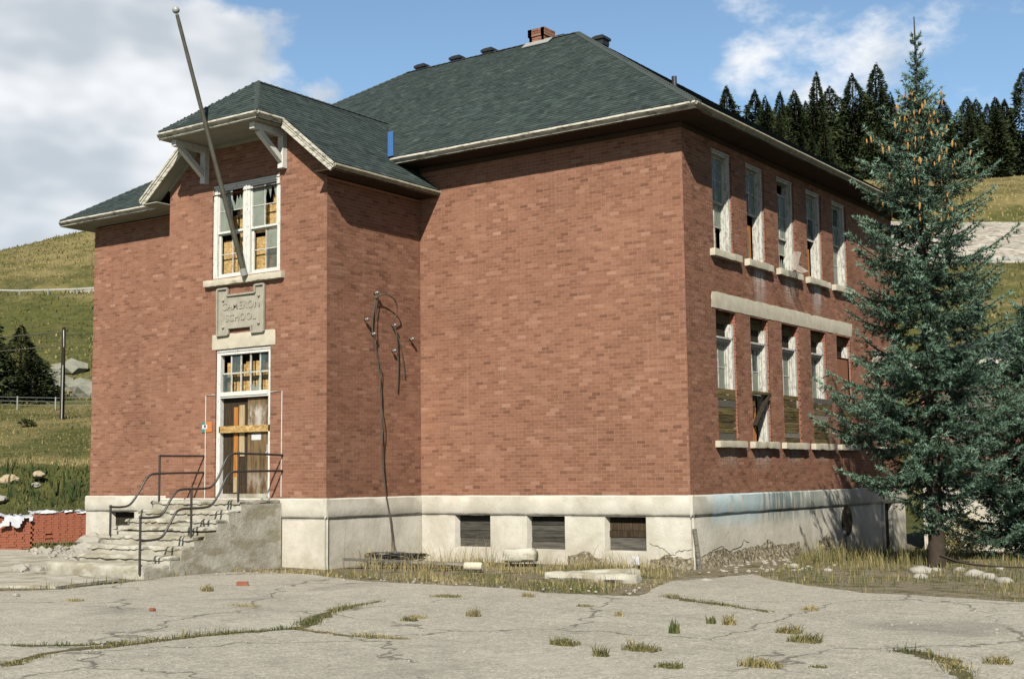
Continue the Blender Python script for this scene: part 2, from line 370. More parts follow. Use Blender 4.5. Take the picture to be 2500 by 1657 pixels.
BRICK = mat('brick', brick_f, .9, .12); MORTAR = mat('mortar', mortar_f, .95, .1); BRICKS = mat('brick_with_salt', lambda t: brick_f(t, True), .9, .12); MORTARS = mat('mortar_with_salt', lambda t: mortar_f(t, True), .95, .1); BRICKTEX = mat('brick_courses', bricktex_f, .9, .15)
FOUND = mat('foundation_plaster', found_f, .93, .1); CONC = mat('concrete', concrete_f, .95, .1); WHITE = mat('white_paint', white_f, .6, .3); WHITEW = mat('flaking_white_paint', whitew_f, .7, .2); TRIM = mat('weathered_trim', trim_f, .7, .2)
PLAQ = plain('plaque_stone', (.40,.375,.30), .35, 6, .9, .1, .4, 30); STONE = plain('cast_stone', (.60,.55,.43), .28, 5, .9, .1, .4, 30)
SOFFIT = plain('soffit_paint', (.42,.42,.33), .3, 3, .8, .1, .2, 20); SOFFITD = plain('soffit_dark', (.075,.050,.036), .4, 3, .9, .1, .2, 20)  # dark brown tone for the right-hand soffits and main friezes
SHING = mat('shingles', shingle_f, .92, .12)
HIPCAP = plain('hip_cap', (.072,.088,.084), .35, 9, .92, .12, .5, 60)
BLACK = plain('black_metal', (.018,.018,.018), .3, 6, .5, .4)
RAIL = plain('iron_pipe', (.040,.034,.028), .5, 12, .55, .4, .3, 40)
POLE = plain('pole_paint', (.095,.090,.065), .55, 7, .6, .3, .4, 30)
WOODM = mat('mossy_boards', wood_f((.05,.04,.022), (.20,.155,.075), (.17,.12,.022), 1), .9, .1); WOODG = mat('grey_boards', wood_f((.10,.095,.08), (.27,.25,.205), None, 0), .9, .1)
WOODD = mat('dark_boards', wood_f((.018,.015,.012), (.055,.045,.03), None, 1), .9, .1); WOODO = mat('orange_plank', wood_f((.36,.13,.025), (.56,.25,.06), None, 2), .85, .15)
WOODP = mat('pale_plank', wood_f((.36,.26,.13), (.56,.45,.27), None, 2), .85, .15); WOODB = mat('brown_door', wood_f((.022,.016,.010), (.075,.05,.026), None, 2), .85, .15)
def peel_f(t):
    p = t.pos(); k = t.noise(t.scale(p,(9,9,1.0)), 1.5, 6, .65); c = t.mix(t.step(k, .3, .7), (.085,.05,.022), (.25,.175,.09))
    z = t.sep(p)[2]; pe = t.math('MULTIPLY', t.step(t.noise(t.scale(p,(1.5,1,.7)), 2.2, 6, .75), .42, .62), t.math('MAXIMUM', t.math('MULTIPLY', t.step(z, 1.3, 1.75), t.step(z, 2.2, 1.95)), t.math('MULTIPLY', t.step(z, .75, .35), .55)))
    return t.mix(t.math('MULTIPLY', pe, .9), c, (.58,.53,.47)), t.bump(k, .4, .01)
PEEL = mat('peeling_plywood', peel_f, .85, .1)
OSB = mat('strand_board', osb_f, .85, .15)
GUTTER = plain('stained_gutter', (.38,.35,.26), .7, 8, .8, .2, .5, 30)
BLUE = plain('blue_membrane', (.035,.13,.34), .15, 5, .6, .3)
CABLE = plain('cable', (.10,.085,.065), .4, 9, .7, .2); CERAM = plain('porcelain', (.15,.15,.13), .5, 20, .4, .4)
PLASTIC = plain('plastic_sheet', (.55,.57,.60), .2, 5, .35, .5, .3, 8)
ROCK = plain('rock', (.40,.375,.32), .35, 5, .9, .1, .6, 14); ROCKG = plain('lichen_rock', (.27,.27,.21), .4, 4, .9, .1, .6, 14); ROCKT = plain('tan_boulder', (.48,.38,.25), .35, 5, .9, .1, .6, 14)
ASPH = mat('asphalt', asphalt_f, .95, .1); TERR = mat('hill_grass', terrain_f, 1.0, .05); GRASS = mat('grass', grass_f, .8, .15); NEEDLE = mat('blue_needles', needle_f, .6, .2); DNEEDLE = mat('dark_needles', darkneedle_f, .9, .05)
BARK = plain('bark', (.060,.046,.034), .45, 9, .95, .1, .8, 25); CONE = plain('spruce_cone', (.46,.25,.075), .25, 20, .7, .2); RUBBLE = mat('broken_masonry', rubble_f, .97, .1)
CRACKD = plain('crack_soil', (.135,.118,.062), .5, 5, .98, .05, .8, 18); CRACK = plain('crack', (.07,.06,.04), .3, 9); TIN = plain('galvanised', (.36,.37,.35), .2, 9, .5, .5)
SGO = plain('orange_print', (.62,.22,.06), .1, 9, .5); SGG = plain('teal_print', (.07,.25,.21), .1, 9, .5); SGW = plain('white_print', (.70,.70,.72), .1, 9, .5); SGK = plain('dark_print', (.06,.06,.08), .1, 9, .5)
REDB = plain('red_brick', (.33,.115,.068), .4, 14, .9, .1, .3, 50)
def glass_m(name, col, tr, rough):
    m = bpy.data.materials.new(name); m.use_nodes = True; t = NT(m.node_tree); b = t.n['Principled BSDF']; o = t.n['Material Output']
    p = t.pos(); k = t.noise(t.scale(p,(1,1,.6)), 3.5, 5, .65)
    t.put(b.inputs['Base Color'], tuple(col)+(1,)); b.inputs['Roughness'].default_value = rough; b.inputs['Specular IOR Level'].default_value = .25
    tp = t.new('ShaderNodeBsdfTransparent'); ms = t.new('ShaderNodeMixShader'); t.put(ms.inputs[0], t.math('MULTIPLY_ADD', t.step(k, .3, .7), -.3, tr)); t.l.new(b.outputs[0], ms.inputs[1]); t.l.new(tp.outputs[0], ms.inputs[2]); t.l.new(ms.outputs[0], o.inputs[0])
    return m
GLASS = glass_m('dusty_glass', (.15,.17,.14), .55, .3); GLASSC = glass_m('clear_glass', (.05,.07,.07), .8, .1); MESHG = glass_m('dish_mesh', (.26,.255,.22), .70, .6)

# ------------------------------------------------------------------ terrain
NV = (-.5, .8660254); EV = (.8660254, .5)
PL = np.array([(-300,-1.5),(16,-1.5),(30,-1.35),(38,-1.14),(40.5,-.3),(44,1.23),(62,3.58),(88,7.29),(95,9.0),(100,10.2),(125,17.7),(147,26.8),(155,27.3),(160,29.5),(190,38.5),(225,48),(245,49.5),(300,48),(900,44)])
PR = np.array([(-300,-1.5),(3,-1.5),(11,-1.85),(24,-1.85),(30,-1.0),(45,3.56),(62,7.8),(112,22.2),(119,22.6),(141,31.6),(150,35.5),(190,48.1),(215,50),(300,52),(900,52)])
def sm(x, a, b): t = np.clip((x-a)/(b-a), 0, 1); return t*t*(3-2*t)
def wnoise(x, y, sc, seed=0):
    out = 0; r = np.random.default_rng(seed+11)
    for i in range(9):
        a = r.uniform(0, 6.28); k = sc*r.uniform(.5, 2.2); out = out + np.sin((x*math.cos(a)+y*math.sin(a))*k + r.uniform(0, 6.28))/(1+i*.25)
    return out/3
def height(x, y):
    x = np.asarray(x, float); y = np.asarray(y, float); v = x*NV[0]+y*NV[1]; u = x*EV[0]+y*EV[1]; s = sm(u, -28, 12)
    zl = np.interp(v, PL[:,0], PL[:,1]) + .23*(u+118)*sm(v, 150, 225)*sm(v, 600, 300)
    z = zl*(1-s) + np.interp(v, PR[:,0], PR[:,1])*s
    far = sm(v, 30, 90)
    z = z + far*(wnoise(x, y, .09, 1)*.8 + wnoise(x, y, .4, 2)*.22) + sm(v, 34, 42)*sm(v, 55, 46)*wnoise(x, y, .8, 5)*.22
    near = np.exp(-((x+2)**2+(y+1)**2)/900.)
    return z + near*.022*wnoise(x, y, 1.7, 3)
def hz(x, y): return float(height(x, y))
vv = np.concatenate([np.arange(-160,-30,13.), np.arange(-30,30,.6), np.arange(30,62,.8), np.arange(62,260,2.), np.arange(260,900,40.)])
uu = np.concatenate([np.arange(-700,-150,40.), np.arange(-150,-34,1.8), np.arange(-34,26,.6), np.arange(26,110,1.8), np.arange(110,700,40.)])
U, V = np.meshgrid(uu, vv); X = U*EV[0]+V*NV[0]; Y = U*EV[1]+V*NV[1]; Z = height(X, Y)
nu, nv = len(uu), len(vv); idx = np.arange(nu*nv).reshape(nv, nu)
F = np.stack([idx[:-1,:-1], idx[:-1,1:], idx[1:,1:], idx[1:,:-1]], -1).reshape(-1, 4)
g = mesh_obj('ground', np.stack([X.ravel(), Y.ravel(), Z.ravel()], 1), F, TERR, None, True); tag(g, kind='structure')
s = sm(U, -28, 12)
grav = s*sm(V, 117, 120)*sm(V, 142, 140) + (1-s)*(sm(V,147,149)*sm(V,162,154)*sm(U,-92,-78)*.75 + sm(V,93,97)*sm(V,109,104)*sm(U,-62,-54)*.55)
dryl = .38 + .25*sm(V, 140, 190) + s*(.12*sm(V,142,150) - .05*sm(V,100,60)) + (1-s)*(.28*np.exp(-((V-45.5)/2.2)**2) - .42*sm(V,38,39.5)*sm(V,44.3,42.5) + .10*sm(V,46,50)*sm(V,90,80) - .22*sm(V,95,108)*sm(V,146,138) - .35*sm(V,205,212)*sm(V,225,217))
dist = np.sqrt((X+6)**2+(Y-3)**2); soil = sm(dist, 34, 20)*sm(V, 26, 14)
ca = g.data.color_attributes.new('mask', 'FLOAT_COLOR', 'POINT')
ca.data.foreach_set('color', np.stack([grav.ravel(), dryl.ravel(), soil.ravel(), np.ones(grav.size)], 1).astype(np.float32).ravel())

def sheet(name, poly, z, th, m, jit=.05, step=.35, seed=1):
    rr = random.Random(seed); pts = []
    for i, a in enumerate(poly):
        b = poly[(i+1) % len(poly)]; L = math.dist(a, b); k = max(1, min(80, int(L/step)))
        for j in range(k):
            f = j/k; pts.append((a[0]+(b[0]-a[0])*f + rr.uniform(-jit, jit), a[1]+(b[1]-a[1])*f + rr.uniform(-jit, jit)))
    mb = MB(); mb.prism([(p[0], p[1], z) for p in pts], (0, 0, -th)); return fixnormals(mb.build(name, m))
asph = [(-60,-70),(70,-70),(70,-22),(20,-9.5),(7.53,-4.36),(6.26,-4.02),(4.97,-3.9),(4.01,-3.26),(2.65,-2.15),(1.9,-1.2),(1.62,-2.3),(1.29,-3.32),(1.61,-4.51),(2.14,-6.0),(1.44,-6.21),(.56,-6.29),(-.46,-5.76),(-1.74,-5.8),(-3.62,-5.82),(-6.1,-4.96),(-7.89,-5.26),(-7.89,-6.96),(-7.62,-7.87),(-7.41,-9.64),(-8.06,-10.42),(-16,-19)]
tag(sheet('asphalt_yard', asph, -1.455, .04, ASPH, .06), kind='structure')
pad = [(-30,-1.0),(-21,-1.9),(-17,-2.1),(-11.6,-5.9),(-11.3,-7.5),(-8.4,-7.6),(-8.0,-9.3),(-9.6,-9.8),(-16,-11),(-34,-9)]
tag(sheet('concrete_apron', pad, -1.445, .05, CONC, .08, .35, 3), kind='structure')

# ------------------------------------------------------------------ school building
BX0, BX1 = -12.232, -7.068; BY = -3.25; XL = -19.325; DEP = 13.1; BC = -9.65
school = thing('school_building', (-9.65, 0, -1.5), 'abandoned two-storey red brick school with dark hip roof and boarded windows', 'building')
class Plane:
    def __init__(s, o, u, n): s.o = Vector(o); s.u = Vector(u); s.n = Vector(n)
    def P(s, a, z, d=0): return s.o + s.u*a + s.n*d + Vector((0,0,z))
    def pbox(s, mb, a0, a1, z0, z1, d0, d1, t=None):
        c = [s.P(a, z, d) for z in (z0, z1) for (a, d) in ((a0,d0),(a1,d0),(a1,d1),(a0,d1))]
        f = [(0,3,2,1),(4,5,6,7),(0,1,5,4),(1,2,6,5),(2,3,7,6),(3,0,4,7)]
        if s.u.cross(s.n).z < 0: f = [q[::-1] for q in f]
        mb.add(c, f, t); return mb
FRONT = Plane((0,0,0),(1,0,0),(0,-1,0)); BAYF = Plane((0,BY,0),(1,0,0),(0,-1,0)); RIGHT = Plane((0,0,0),(0,1,0),(1,0,0)); BAYR = Plane((BX1,0,0),(0,1,0),(1,0,0))
BL, BH, JT = .216, .0762, .0085
campos = np.array([12.53, -24.32, .456])
hero = []     # whole bricks that may become single objects
def brick_wall(pl, a0, a1, z0, z1, ops, limit=None, seed=0):
    wall = MB()
    As = sorted({a0, a1, *[q for o in ops for q in o[:2]]}); Zs = sorted({z0, z1, *[min(q, z1) for o in ops for q in o[2:4]]})
    for i in range(len(As)-1):
        for j in range(len(Zs)-1):
            ac, zc = (As[i]+As[i+1])/2, (Zs[j]+Zs[j+1])/2
            if limit or any(o[0] < ac < o[1] and o[2] < zc < o[3] for o in ops): continue
            q = [pl.P(As[i], Zs[j], -.0025), pl.P(As[i+1], Zs[j], -.0025), pl.P(As[i+1], Zs[j+1], -.0025), pl.P(As[i], Zs[j+1], -.0025)]
            wall.add(q, [(0,1,2,3) if pl.u.cross(Vector((0,0,1))).dot(pl.n) > 0 else (3,2,1,0)])
    if limit:
        N_ = 60
        for i in range(N_):
            p, q = a0+(a1-a0)*i/N_, a0+(a1-a0)*(i+1)/N_; m = (p+q)/2; zl = z0
            for o in ops:
                if o[0] < m < o[1]: zl = o[3]
            wall.add([pl.P(p, zl, -.0025), pl.P(q, zl, -.0025), pl.P(q, min(z1, limit(q)), -.0025), pl.P(p, min(z1, limit(p)), -.0025)], [(0,1,2,3)])
    wo = wall.build('brick_wall', MORTARS if pl is RIGHT else MORTAR, school)
    for o in ops:      # brick reveals of each opening
        rev = MB()
        for q in ([(o[0],o[2],0),(o[0],o[3],0),(o[0],o[3],-.3),(o[0],o[2],-.3)], [(o[1],o[2],0),(o[1],o[2],-.3),(o[1],o[3],-.3),(o[1],o[3],0)], [(o[0],o[3],0),(o[1],o[3],0),(o[1],o[3],-.3),(o[0],o[3],-.3)]):
            rev.add([pl.P(*p) for p in q], [(0,1,2,3)])
        rev.build('reveal', BRICKTEX, wo)
    r = random.Random(seed); C = []; T = []
    n = int((z1-z0)/BH)
    for k in range(n):
        zb, zt = z0+k*BH+JT/2, z0+(k+1)*BH-JT/2; zc = (zb+zt)/2
        cuts = sorted((o[0], o[1]) for o in ops if o[2] < zc < o[3]); spans = []; cur = a0
        for c in cuts: spans.append((cur, c[0])); cur = c[1]
        spans.append((cur, a1))
        for (p, q) in spans:
            x = a0 + (BL/2 if k % 2 else 0) - BL + r.uniform(-.006, .006)
            while x < q:
                l, h = max(x+JT/2, p), min(x+BL-JT/2, q); whole = x+JT/2 >= p and x+BL-JT/2 <= q; x += BL
                if h-l < .035: continue
                if limit and zt > limit((l+h)/2): continue
                t = min(1, max(0, r.gauss(.5, .125))); w = r.random()
                if w < .05: t = r.uniform(.10, .28)
                elif w > .95: t = r.uniform(.72, .93)
                if pl in (RIGHT, BAYR): t = max(0, t-.06)
                C.append((l, h, zb, zt, r.uniform(-.0015, .002), t, whole))
    if pl is FRONT and a1 == 0:
        sc = []
        for i, c in enumerate(C):
            if c[6]:
                P = np.array(pl.P((c[0]+c[1])/2, (c[2]+c[3])/2)); d = campos-P; L = np.linalg.norm(d); sc.append((-(d[1])/L**3, i))
        sc.sort(); pick = {i for _, i in sc[-300:]}
        vars_ = []
        for t in np.linspace(.05, .95, 14):
            mb = MB(); mb.box(-(BL-JT)/2, (BL-JT)/2, 0, .012, -(BH-JT)/2, (BH-JT)/2, float(t)); vars_.append(mesh_data('brick', np.array(mb.v), mb.f, BRICK, False, mb.t))
        for i in sorted(pick):
            c = C[i]; o = bpy.data.objects.new('brick', vars_[min(13, int(c[5]*14))]); COL.objects.link(o); o.parent = wo
            o.location = pl.P((c[0]+c[1])/2, (c[2]+c[3])/2, c[4])
        C = [c for i, c in enumerate(C) if i not in pick]
    N = len(C); vs = np.zeros((N, 8, 3), np.float32)
    for i, c in enumerate(C):
        for j, (a, z, d) in enumerate(((c[0],c[2],c[4]),(c[1],c[2],c[4]),(c[1],c[3],c[4]),(c[0],c[3],c[4]),(c[0],c[2],-.012),(c[1],c[2],-.012),(c[1],c[3],-.012),(c[0],c[3],-.012))): vs[i, j] = pl.P(a, z, d)
    base = np.array([(0,1,2,3),(1,0,4,5),(2,1,5,6),(3,2,6,7),(0,3,7,4)])
    if pl.u.cross(Vector((0,0,1))).dot(pl.n) < 0: base = base[:, ::-1]
    fs = (np.arange(N)[:, None, None]*8 + base[None]).reshape(-1, 4)
    bo = mesh_obj('brickwork', vs.reshape(-1, 3), fs, BRICKS if pl is RIGHT else BRICK, wo, False, np.repeat([c[5] for c in C], 8)); bo['kind'] = 'stuff'
    return wo
WTOP = 7.80
upY = [(1.39,2.38),(3.14,4.14),(4.90,5.91),(6.68,7.68),(8.43,9.43)]
opsR = [(a, b, 5.28, 7.57) for a, b in upY] + [(a, b, 1.14, 3.99) for a, b in upY] + [(11.2, 12.3, 1.1, 3.43)]
brick_wall(FRONT, BX1, 0.0, 0.0, WTOP, [], None, 1)
brick_wall(FRONT, XL, BX0, 0.0, WTOP, [], None, 2)
WIN = (-10.72, -8.50, 5.07, 7.32); DOOR = (-10.55, -8.78, 0.0, 3.42)
def gable(x): return min(8.27, 9.76-.805*abs(x-BC)-.20)
brick_wall(BAYF, BX0, BX1, 0.0, 7.1, [WIN[:3]+(7.1,), DOOR], None, 3)
# gable part of the bay front: mortar polygon plus bricks
brick_wall(BAYF, BX0, BX1, 7.0866, 8.3, [(WIN[0],WIN[1],7.0,7.32)], gable, 4)
brick_wall(BAYR, BY, 0.0, 0.0, 7.05, [], None, 5)
brick_wall(RIGHT, 0.0, DEP, 0.0, WTOP, opsR, None, 6)
mb = MB(); mb.box(XL, XL+.3, .001, DEP, 0, WTOP); mb.box(XL+.3, -.02, DEP-.3, DEP, 0, WTOP); mb.box(BX0, BX0+.25, BY+.02, -.01, 0, 7.05)
mb.build('rear_wall', BRICKTEX, school)
mb = MB(); mb.box(XL+.35, -.75, 1.1, 1.2, -1.4, 7.7); mb.box(-.75, -.65, 1.1, DEP-.4, -1.4, 7.7); mb.build('interior_dark_panel', WOODD, school)  # added dark panels behind the walls that keep the interior black

# foundation
def found_wall(pl, a0, a1, ops, seed, zb=-2.3):
    lo = MB(); As = sorted({a0, a1, *[q for o in ops for q in o[:2]]}); Zs = sorted({zb, -.43, *[q for o in ops for q in o[2:4]]})
    for i in range(len(As)-1):
        for j in range(len(Zs)-1):
            ac, zc = (As[i]+As[i+1])/2, (Zs[j]+Zs[j+1])/2
            if any(o[0] < ac < o[1] and o[2] < zc < o[3] for o in ops): continue
            m = max(1, int((As[i+1]-As[i])/.25)); k = max(1, int((Zs[j+1]-Zs[j])/.25))
            for p in range(m):
                for q in range(k):
                    A = [As[i]+(As[i+1]-As[i])*w/m for w in (p, p+1)]; Q = [Zs[j]+(Zs[j+1]-Zs[j])*w/k for w in (q, q+1)]
                    lo.add([pl.P(a, z, .04+.008*noise.noise(Vector((a*1.3+seed, z*1.7, seed)))) for a, z in ((A[0],Q[0]),(A[1],Q[0]),(A[1],Q[1]),(A[0],Q[1]))], [(0,1,2,3)])
    for o in ops:
        for q in ([(o[0],o[2],.04),(o[0],o[3],.04),(o[0]+.04,o[3],-.13),(o[0]+.04,o[2],-.13)], [(o[1],o[2],.04),(o[1],o[2],-.13),(o[1],o[3],-.13),(o[1],o[3],.04)],
                  [(o[0],o[3],.04),(o[1],o[3],.04),(o[1],o[3],-.13),(o[0]+.04,o[3],-.13)], [(o[0],o[2],.04),(o[0]+.04,o[2]+.03,-.13),(o[1],o[2]+.03,-.13),(o[1],o[2],.04)]):
            lo.add([pl.P(*p) for p in q], [(0,1,2,3)])
    L = fixnormals(lo.build('foundation', FOUND, school))
    # plinth course: rounded, slightly wavy lip
    up_ = MB(); m = int((a1-a0)/.18)
    prof = [(0,-.02),(.055,0),(.085,-.03),(.09,-.2),(.085,-.38),(.06,-.43),(.03,-.45)]
    for i in range(m+1):
        a = a0+(a1-a0)*i/m
        for k, (d, z) in enumerate(prof):
            w = noise.noise(Vector((a*2.1+seed*5, z*4, seed))); up_.v.append(tuple(pl.P(a, z+(w*.022 if k > 3 else w*.008), d+w*.010))); up_.t.append(.5)
    K = len(prof); up_.f = [(i*K+k, (i+1)*K+k, (i+1)*K+k+1, i*K+k+1) for i in range(m) for k in range(K-1)]
    up_.f += [tuple(range(K)), tuple(m*K+k for k in range(K))]
    fixnormals(up_.build('plinth', FOUND, L, True)); return L
basement = [(-6.04,-5.04,-1.19,-.45),(-4.04,-3.04,-1.20,-.45),(-2.03,-1.03,-1.19,-.45)]
found_wall(FRONT, BX1+.05, .09, basement, 1); found_wall(FRONT, XL-.09, BX0, [(-18.35,-17.3,-1.0,-.45)], 2)
found_wall(BAYF, BX0-.09, BX1+.09, [], 3); found_wall(BAYR, BY-.09, 0, [], 4)
found_wall(RIGHT, -.09, DEP+.09, [(11.3,12.1,-1.95,-.45)], 5)
mb = MB(); mb.box(XL-.05, XL+.2, .1, DEP, -2.3, 0); mb.box(XL, 0, DEP-.1, DEP+.05, -2.3, 0); mb.build('foundation', FOUND, school)
for i, o in enumerate(basement):
    w = thing('basement_window', FRONT.P((o[0]+o[1])/2, o[2], -.25), None, None); w.parent = school; w.matrix_parent_inverse = wm(school).inverted()
    MB().box(o[0], o[1], .15, .17, o[2]-.1, o[3]+.1).build('backing', WOODD, w)
    zb = o[2]+.03; hs = [(.20,.17,.2,.12),(.16,.1,.14,.12,.1),(.28,.14,.18)][i]; r = random.Random(i)
    for k, h in enumerate(hs):
        m_ = (WOODG, WOODG, WOODG if k < 1 else WOODB)[i]
        mbp = MB(); mbp.box(o[0]+.03, o[1]-.005, .105+r.uniform(-.01,.01), .135, zb, zb+h-.008, r.uniform(-.25,.15) if m_ is WOODG else r.uniform(.5,1.1)); mbp.build('plank', m_, w); zb += h
    mbp = MB(); mbp.box(o[0]+.03, o[1]-.005, .12, .14, zb, o[3], .25); mbp.build('plank', WOODB, w)  # dark top plank: shadow under the opening's head put into its colour
# crawl hole and low door on the side foundation
mb = MB(); mb.prism([(.062, 8.57+.37*math.cos(a), -.82+.38*math.sin(a)) for a in np.linspace(0, 2*math.pi, 25)[:-1]], (-.03,0,0)); fixnormals(mb.build('crawl_hole', WOODD, school))
mb = MB(); mb.box(-.11,-.08, 11.3,12.1,-2.2,-.42); mb.build('low_door', WOODD, school)
mb = MB(); mb.box(.03,.10, 11.2,11.32,-2.2,-.44); mb.build('door_jamb', FOUND, school)
mb = MB(); mb.box(-18.34,-17.3,.14,.16,-1,-.4); mb.build('dark_opening', WOODD, school)
# broken plaster: exposed rubble masonry low on the walls
def rubble(poly, pl, seed, amp=.05):
    a0 = min(p[0] for p in poly); a1 = max(p[0] for p in poly); z0 = min(p[1] for p in poly); mb = MB(); st = .055
    n = int((a1-a0)/st); top = sorted([p for p in poly if p[1] > z0+.12]); m = 12; idx = {}
    for i in range(n+1):
        a = a0+(a1-a0)*i/n; zt = float(np.interp(a, [p[0] for p in top], [p[1] for p in top])) + .05*noise.noise(Vector((a*6, seed, 0))) + .012*noise.noise(Vector((a*17, seed, 3)))
        for k in range(m+1):
            z = z0-.25+(zt-z0+.25)*k/m; e = min(1, (m-k)/1.5, i/1.5, (n-i)/1.5)
            d = .042 + e*(.006+amp*(.45+.55*noise.noise(Vector((a*7, z*7, seed)))+.4*noise.noise(Vector((a*21, z*21, seed)))) + .42*sm(np.array(z), -1.2, -1.85).item()*(.8+.4*noise.noise(Vector((a*1.5, seed, 2)))))
            mb.v.append(tuple(pl.P(a, z, d))); mb.t.append(.5)
    mb.f = [(i*(m+1)+k, (i+1)*(m+1)+k, (i+1)*(m+1)+k+1, i*(m+1)+k+1) for i in range(n) for k in range(m)]
    return fixnormals(mb.build('broken_plaster', RUBBLE, school))
rubble([(.12,-1.32),(.73,-1.2),(1.4,-1.14),(1.85,-1.26),(2.33,-1.2),(3.4,-1.17),(3.66,-1.05),(4.09,-1.21),(4.99,-1.22),(5.46,-1.19),(5.45,-1.62),(.21,-1.62)], RIGHT, 1)
rubble([(6.68,-1.25),(6.83,-1.2),(7.25,-1.1),(7.55,-1.23),(7.5,-1.72),(6.68,-1.72)], RIGHT, 2)
rubble([(-2.98,-1.30),(-2.75,-1.26),(-2.57,-1.18),(-2.43,-1.21),(-2.29,-1.33),(-2.12,-1.42),(-2.12,-1.5),(-2.95,-1.5)], FRONT, 3, .035)
rubble([(-.95,-1.34),(-.5,-1.22),(-.1,-1.30),(.06,-1.24),(.06,-1.5),(-.95,-1.5)], FRONT, 6, .02)
def crack(pts, pl, r=.006):
    rr = random.Random(len(pts)); P = []
    for a, b in zip(pts[:-1], pts[1:]):
        for k in range(5): f = k/5; P.append(pl.P(a[0]+(b[0]-a[0])*f+rr.uniform(-.015,.015), a[1]+(b[1]-a[1])*f+rr.uniform(-.02,.02), .045))
    MB().tube(P, [r*rr.uniform(.5,1.3) for _ in P], 5).build('plaster_crack', CRACK, school)
crack([(-.94,-1.01),(-.78,-1.04),(-.62,-1.1),(-.52,-1.19),(-.4,-1.23),(-.27,-1.14),(-.11,-1.12),(.05,-1.1)], FRONT)
crack([(-.5,-1.2),(-.46,-1.3),(-.5,-1.45)], FRONT, .005)
crack([(.1,-1.3),(.4,-1.26),(.8,-1.18),(1.3,-1.1),(1.6,-1.22),(2.2,-1.17),(2.4,-1.02),(2.7,-1.1)], RIGHT)

# ------------------------------------------------------------------ roofs
def shingle_rows(name, parent, o, u, s, nrm, length, lo, hi, seed, expo=.142):
    """o: eave origin, u: along eave, s: up the slope; lo/hi give the run of each row"""
    r = random.Random(seed); V_ = []; T = []; o = Vector(o); u = Vector(u).normalized(); s_ = Vector(s).normalized(); n_ = Vector(nrm).normalized(); k = 0
    q = 0.0
    while q < length:
        a, b = lo(q+expo/2), hi(q+expo/2); x = a - r.uniform(0, .3); wav = r.uniform(-.006, .006)
        while x < b:
            w = r.choice((.08,.11,.14,.18,.22)); l, h = max(x, a), min(x+w, b); x += w
            if h-l < .01: continue
            th = .011 + r.uniform(0, .007); t = min(1, max(0, r.gauss(.45, .16))); y0 = q-.01+wav+r.uniform(-.006, .006); y1 = min(length, q+expo+.03)
            P = lambda A, S, N: o+u*A+s_*S+n_*N
            V_ += [P(l,y0,th), P(h,y0,th), P(h,y1,.004), P(l,y1,.004), P(l,y0,-.004), P(h,y0,-.004), P(l,y0,th), P(h,y0,th)]; T += [t]*4+[max(0, t-.35)]*4
        q += expo
    N = len(V_)//8; base = np.array([(0,1,2,3),(4,5,7,6)]); F_ = (np.arange(N)[:,None,None]*8+base[None]).reshape(-1,4)
    ob = mesh_obj(name, np.array([tuple(v) for v in V_], np.float32), F_, SHING, parent, False, T); ob['kind'] = 'stuff'; return ob
OV, ZE, RY, ZR = .71, 8.0, 6.55, 12.915
e = [(XL-OV,-OV,ZE),(OV,-OV,ZE),(OV,DEP+OV,ZE),(XL-OV,DEP+OV,ZE)]; r1, r2 = (XL+RY,RY,ZR),(-RY,RY,ZR)
mb = MB(); mb.cur = .4; mb.add(e+[r1,r2]+[(p[0],p[1],p[2]-.05) for p in e], [(0,1,5,4),(1,2,5),(2,3,4,5),(3,0,4),(1,0,6,7),(2,1,7,8),(3,2,8,9),(0,3,9,6)])
roof = mb.build('roof', SHING, school)
sl_ = math.hypot(RY+OV, ZR-ZE); k_ = (RY+OV)/sl_; sn = Vector((0,-(ZR-ZE),RY+OV)).normalized()
shingle_rows('shingles', roof, (0,-OV,ZE+.006), (1,0,0), (0,RY+OV,ZR-ZE), sn, sl_, lambda q: XL-OV+q*k_, lambda q: OV-q*k_, 11)
shingle_rows('shingles', roof, (OV,0,ZE+.006), (0,1,0), (-(RY+OV),0,ZR-ZE), (ZR-ZE,0,RY+OV), sl_, lambda q: -OV+q*k_, lambda q: DEP+OV-q*k_, 12)
def caps(a, b, parent, w=.24, l=.2, sag=.045):
    a = Vector(a); b = Vector(b); n = int((b-a).length/l); d = (b-a)/n; h = Vector((d.x,d.y,0)).normalized(); side = Vector((-h.y,h.x,0)); r = random.Random(n)
    for i in range(n):
        p = a+d*i; q = p+d*1.15; lift0 = .045; lift1 = .025; mb = MB(); mb.cur = r.uniform(.35,.8)
        V_ = [p+Vector((0,0,lift0)), p+side*w/2+Vector((0,0,lift0-sag-.02)), p-side*w/2+Vector((0,0,lift0-sag-.02)), q+Vector((0,0,lift1)), q+side*w/2+Vector((0,0,lift1-sag-.02)), q-side*w/2+Vector((0,0,lift1-sag-.02))]
        V_ += [v-Vector((0,0,.02)) for v in V_[:3]]
        mb.add(V_, [(0,3,4,1),(3,0,2,5),(0,1,7,6),(2,0,6,8)]); mb.build('hip_cap', HIPCAP, parent)
caps(e[1], r2, roof); caps(e[0], r1, roof); caps(r1, r2, roof)
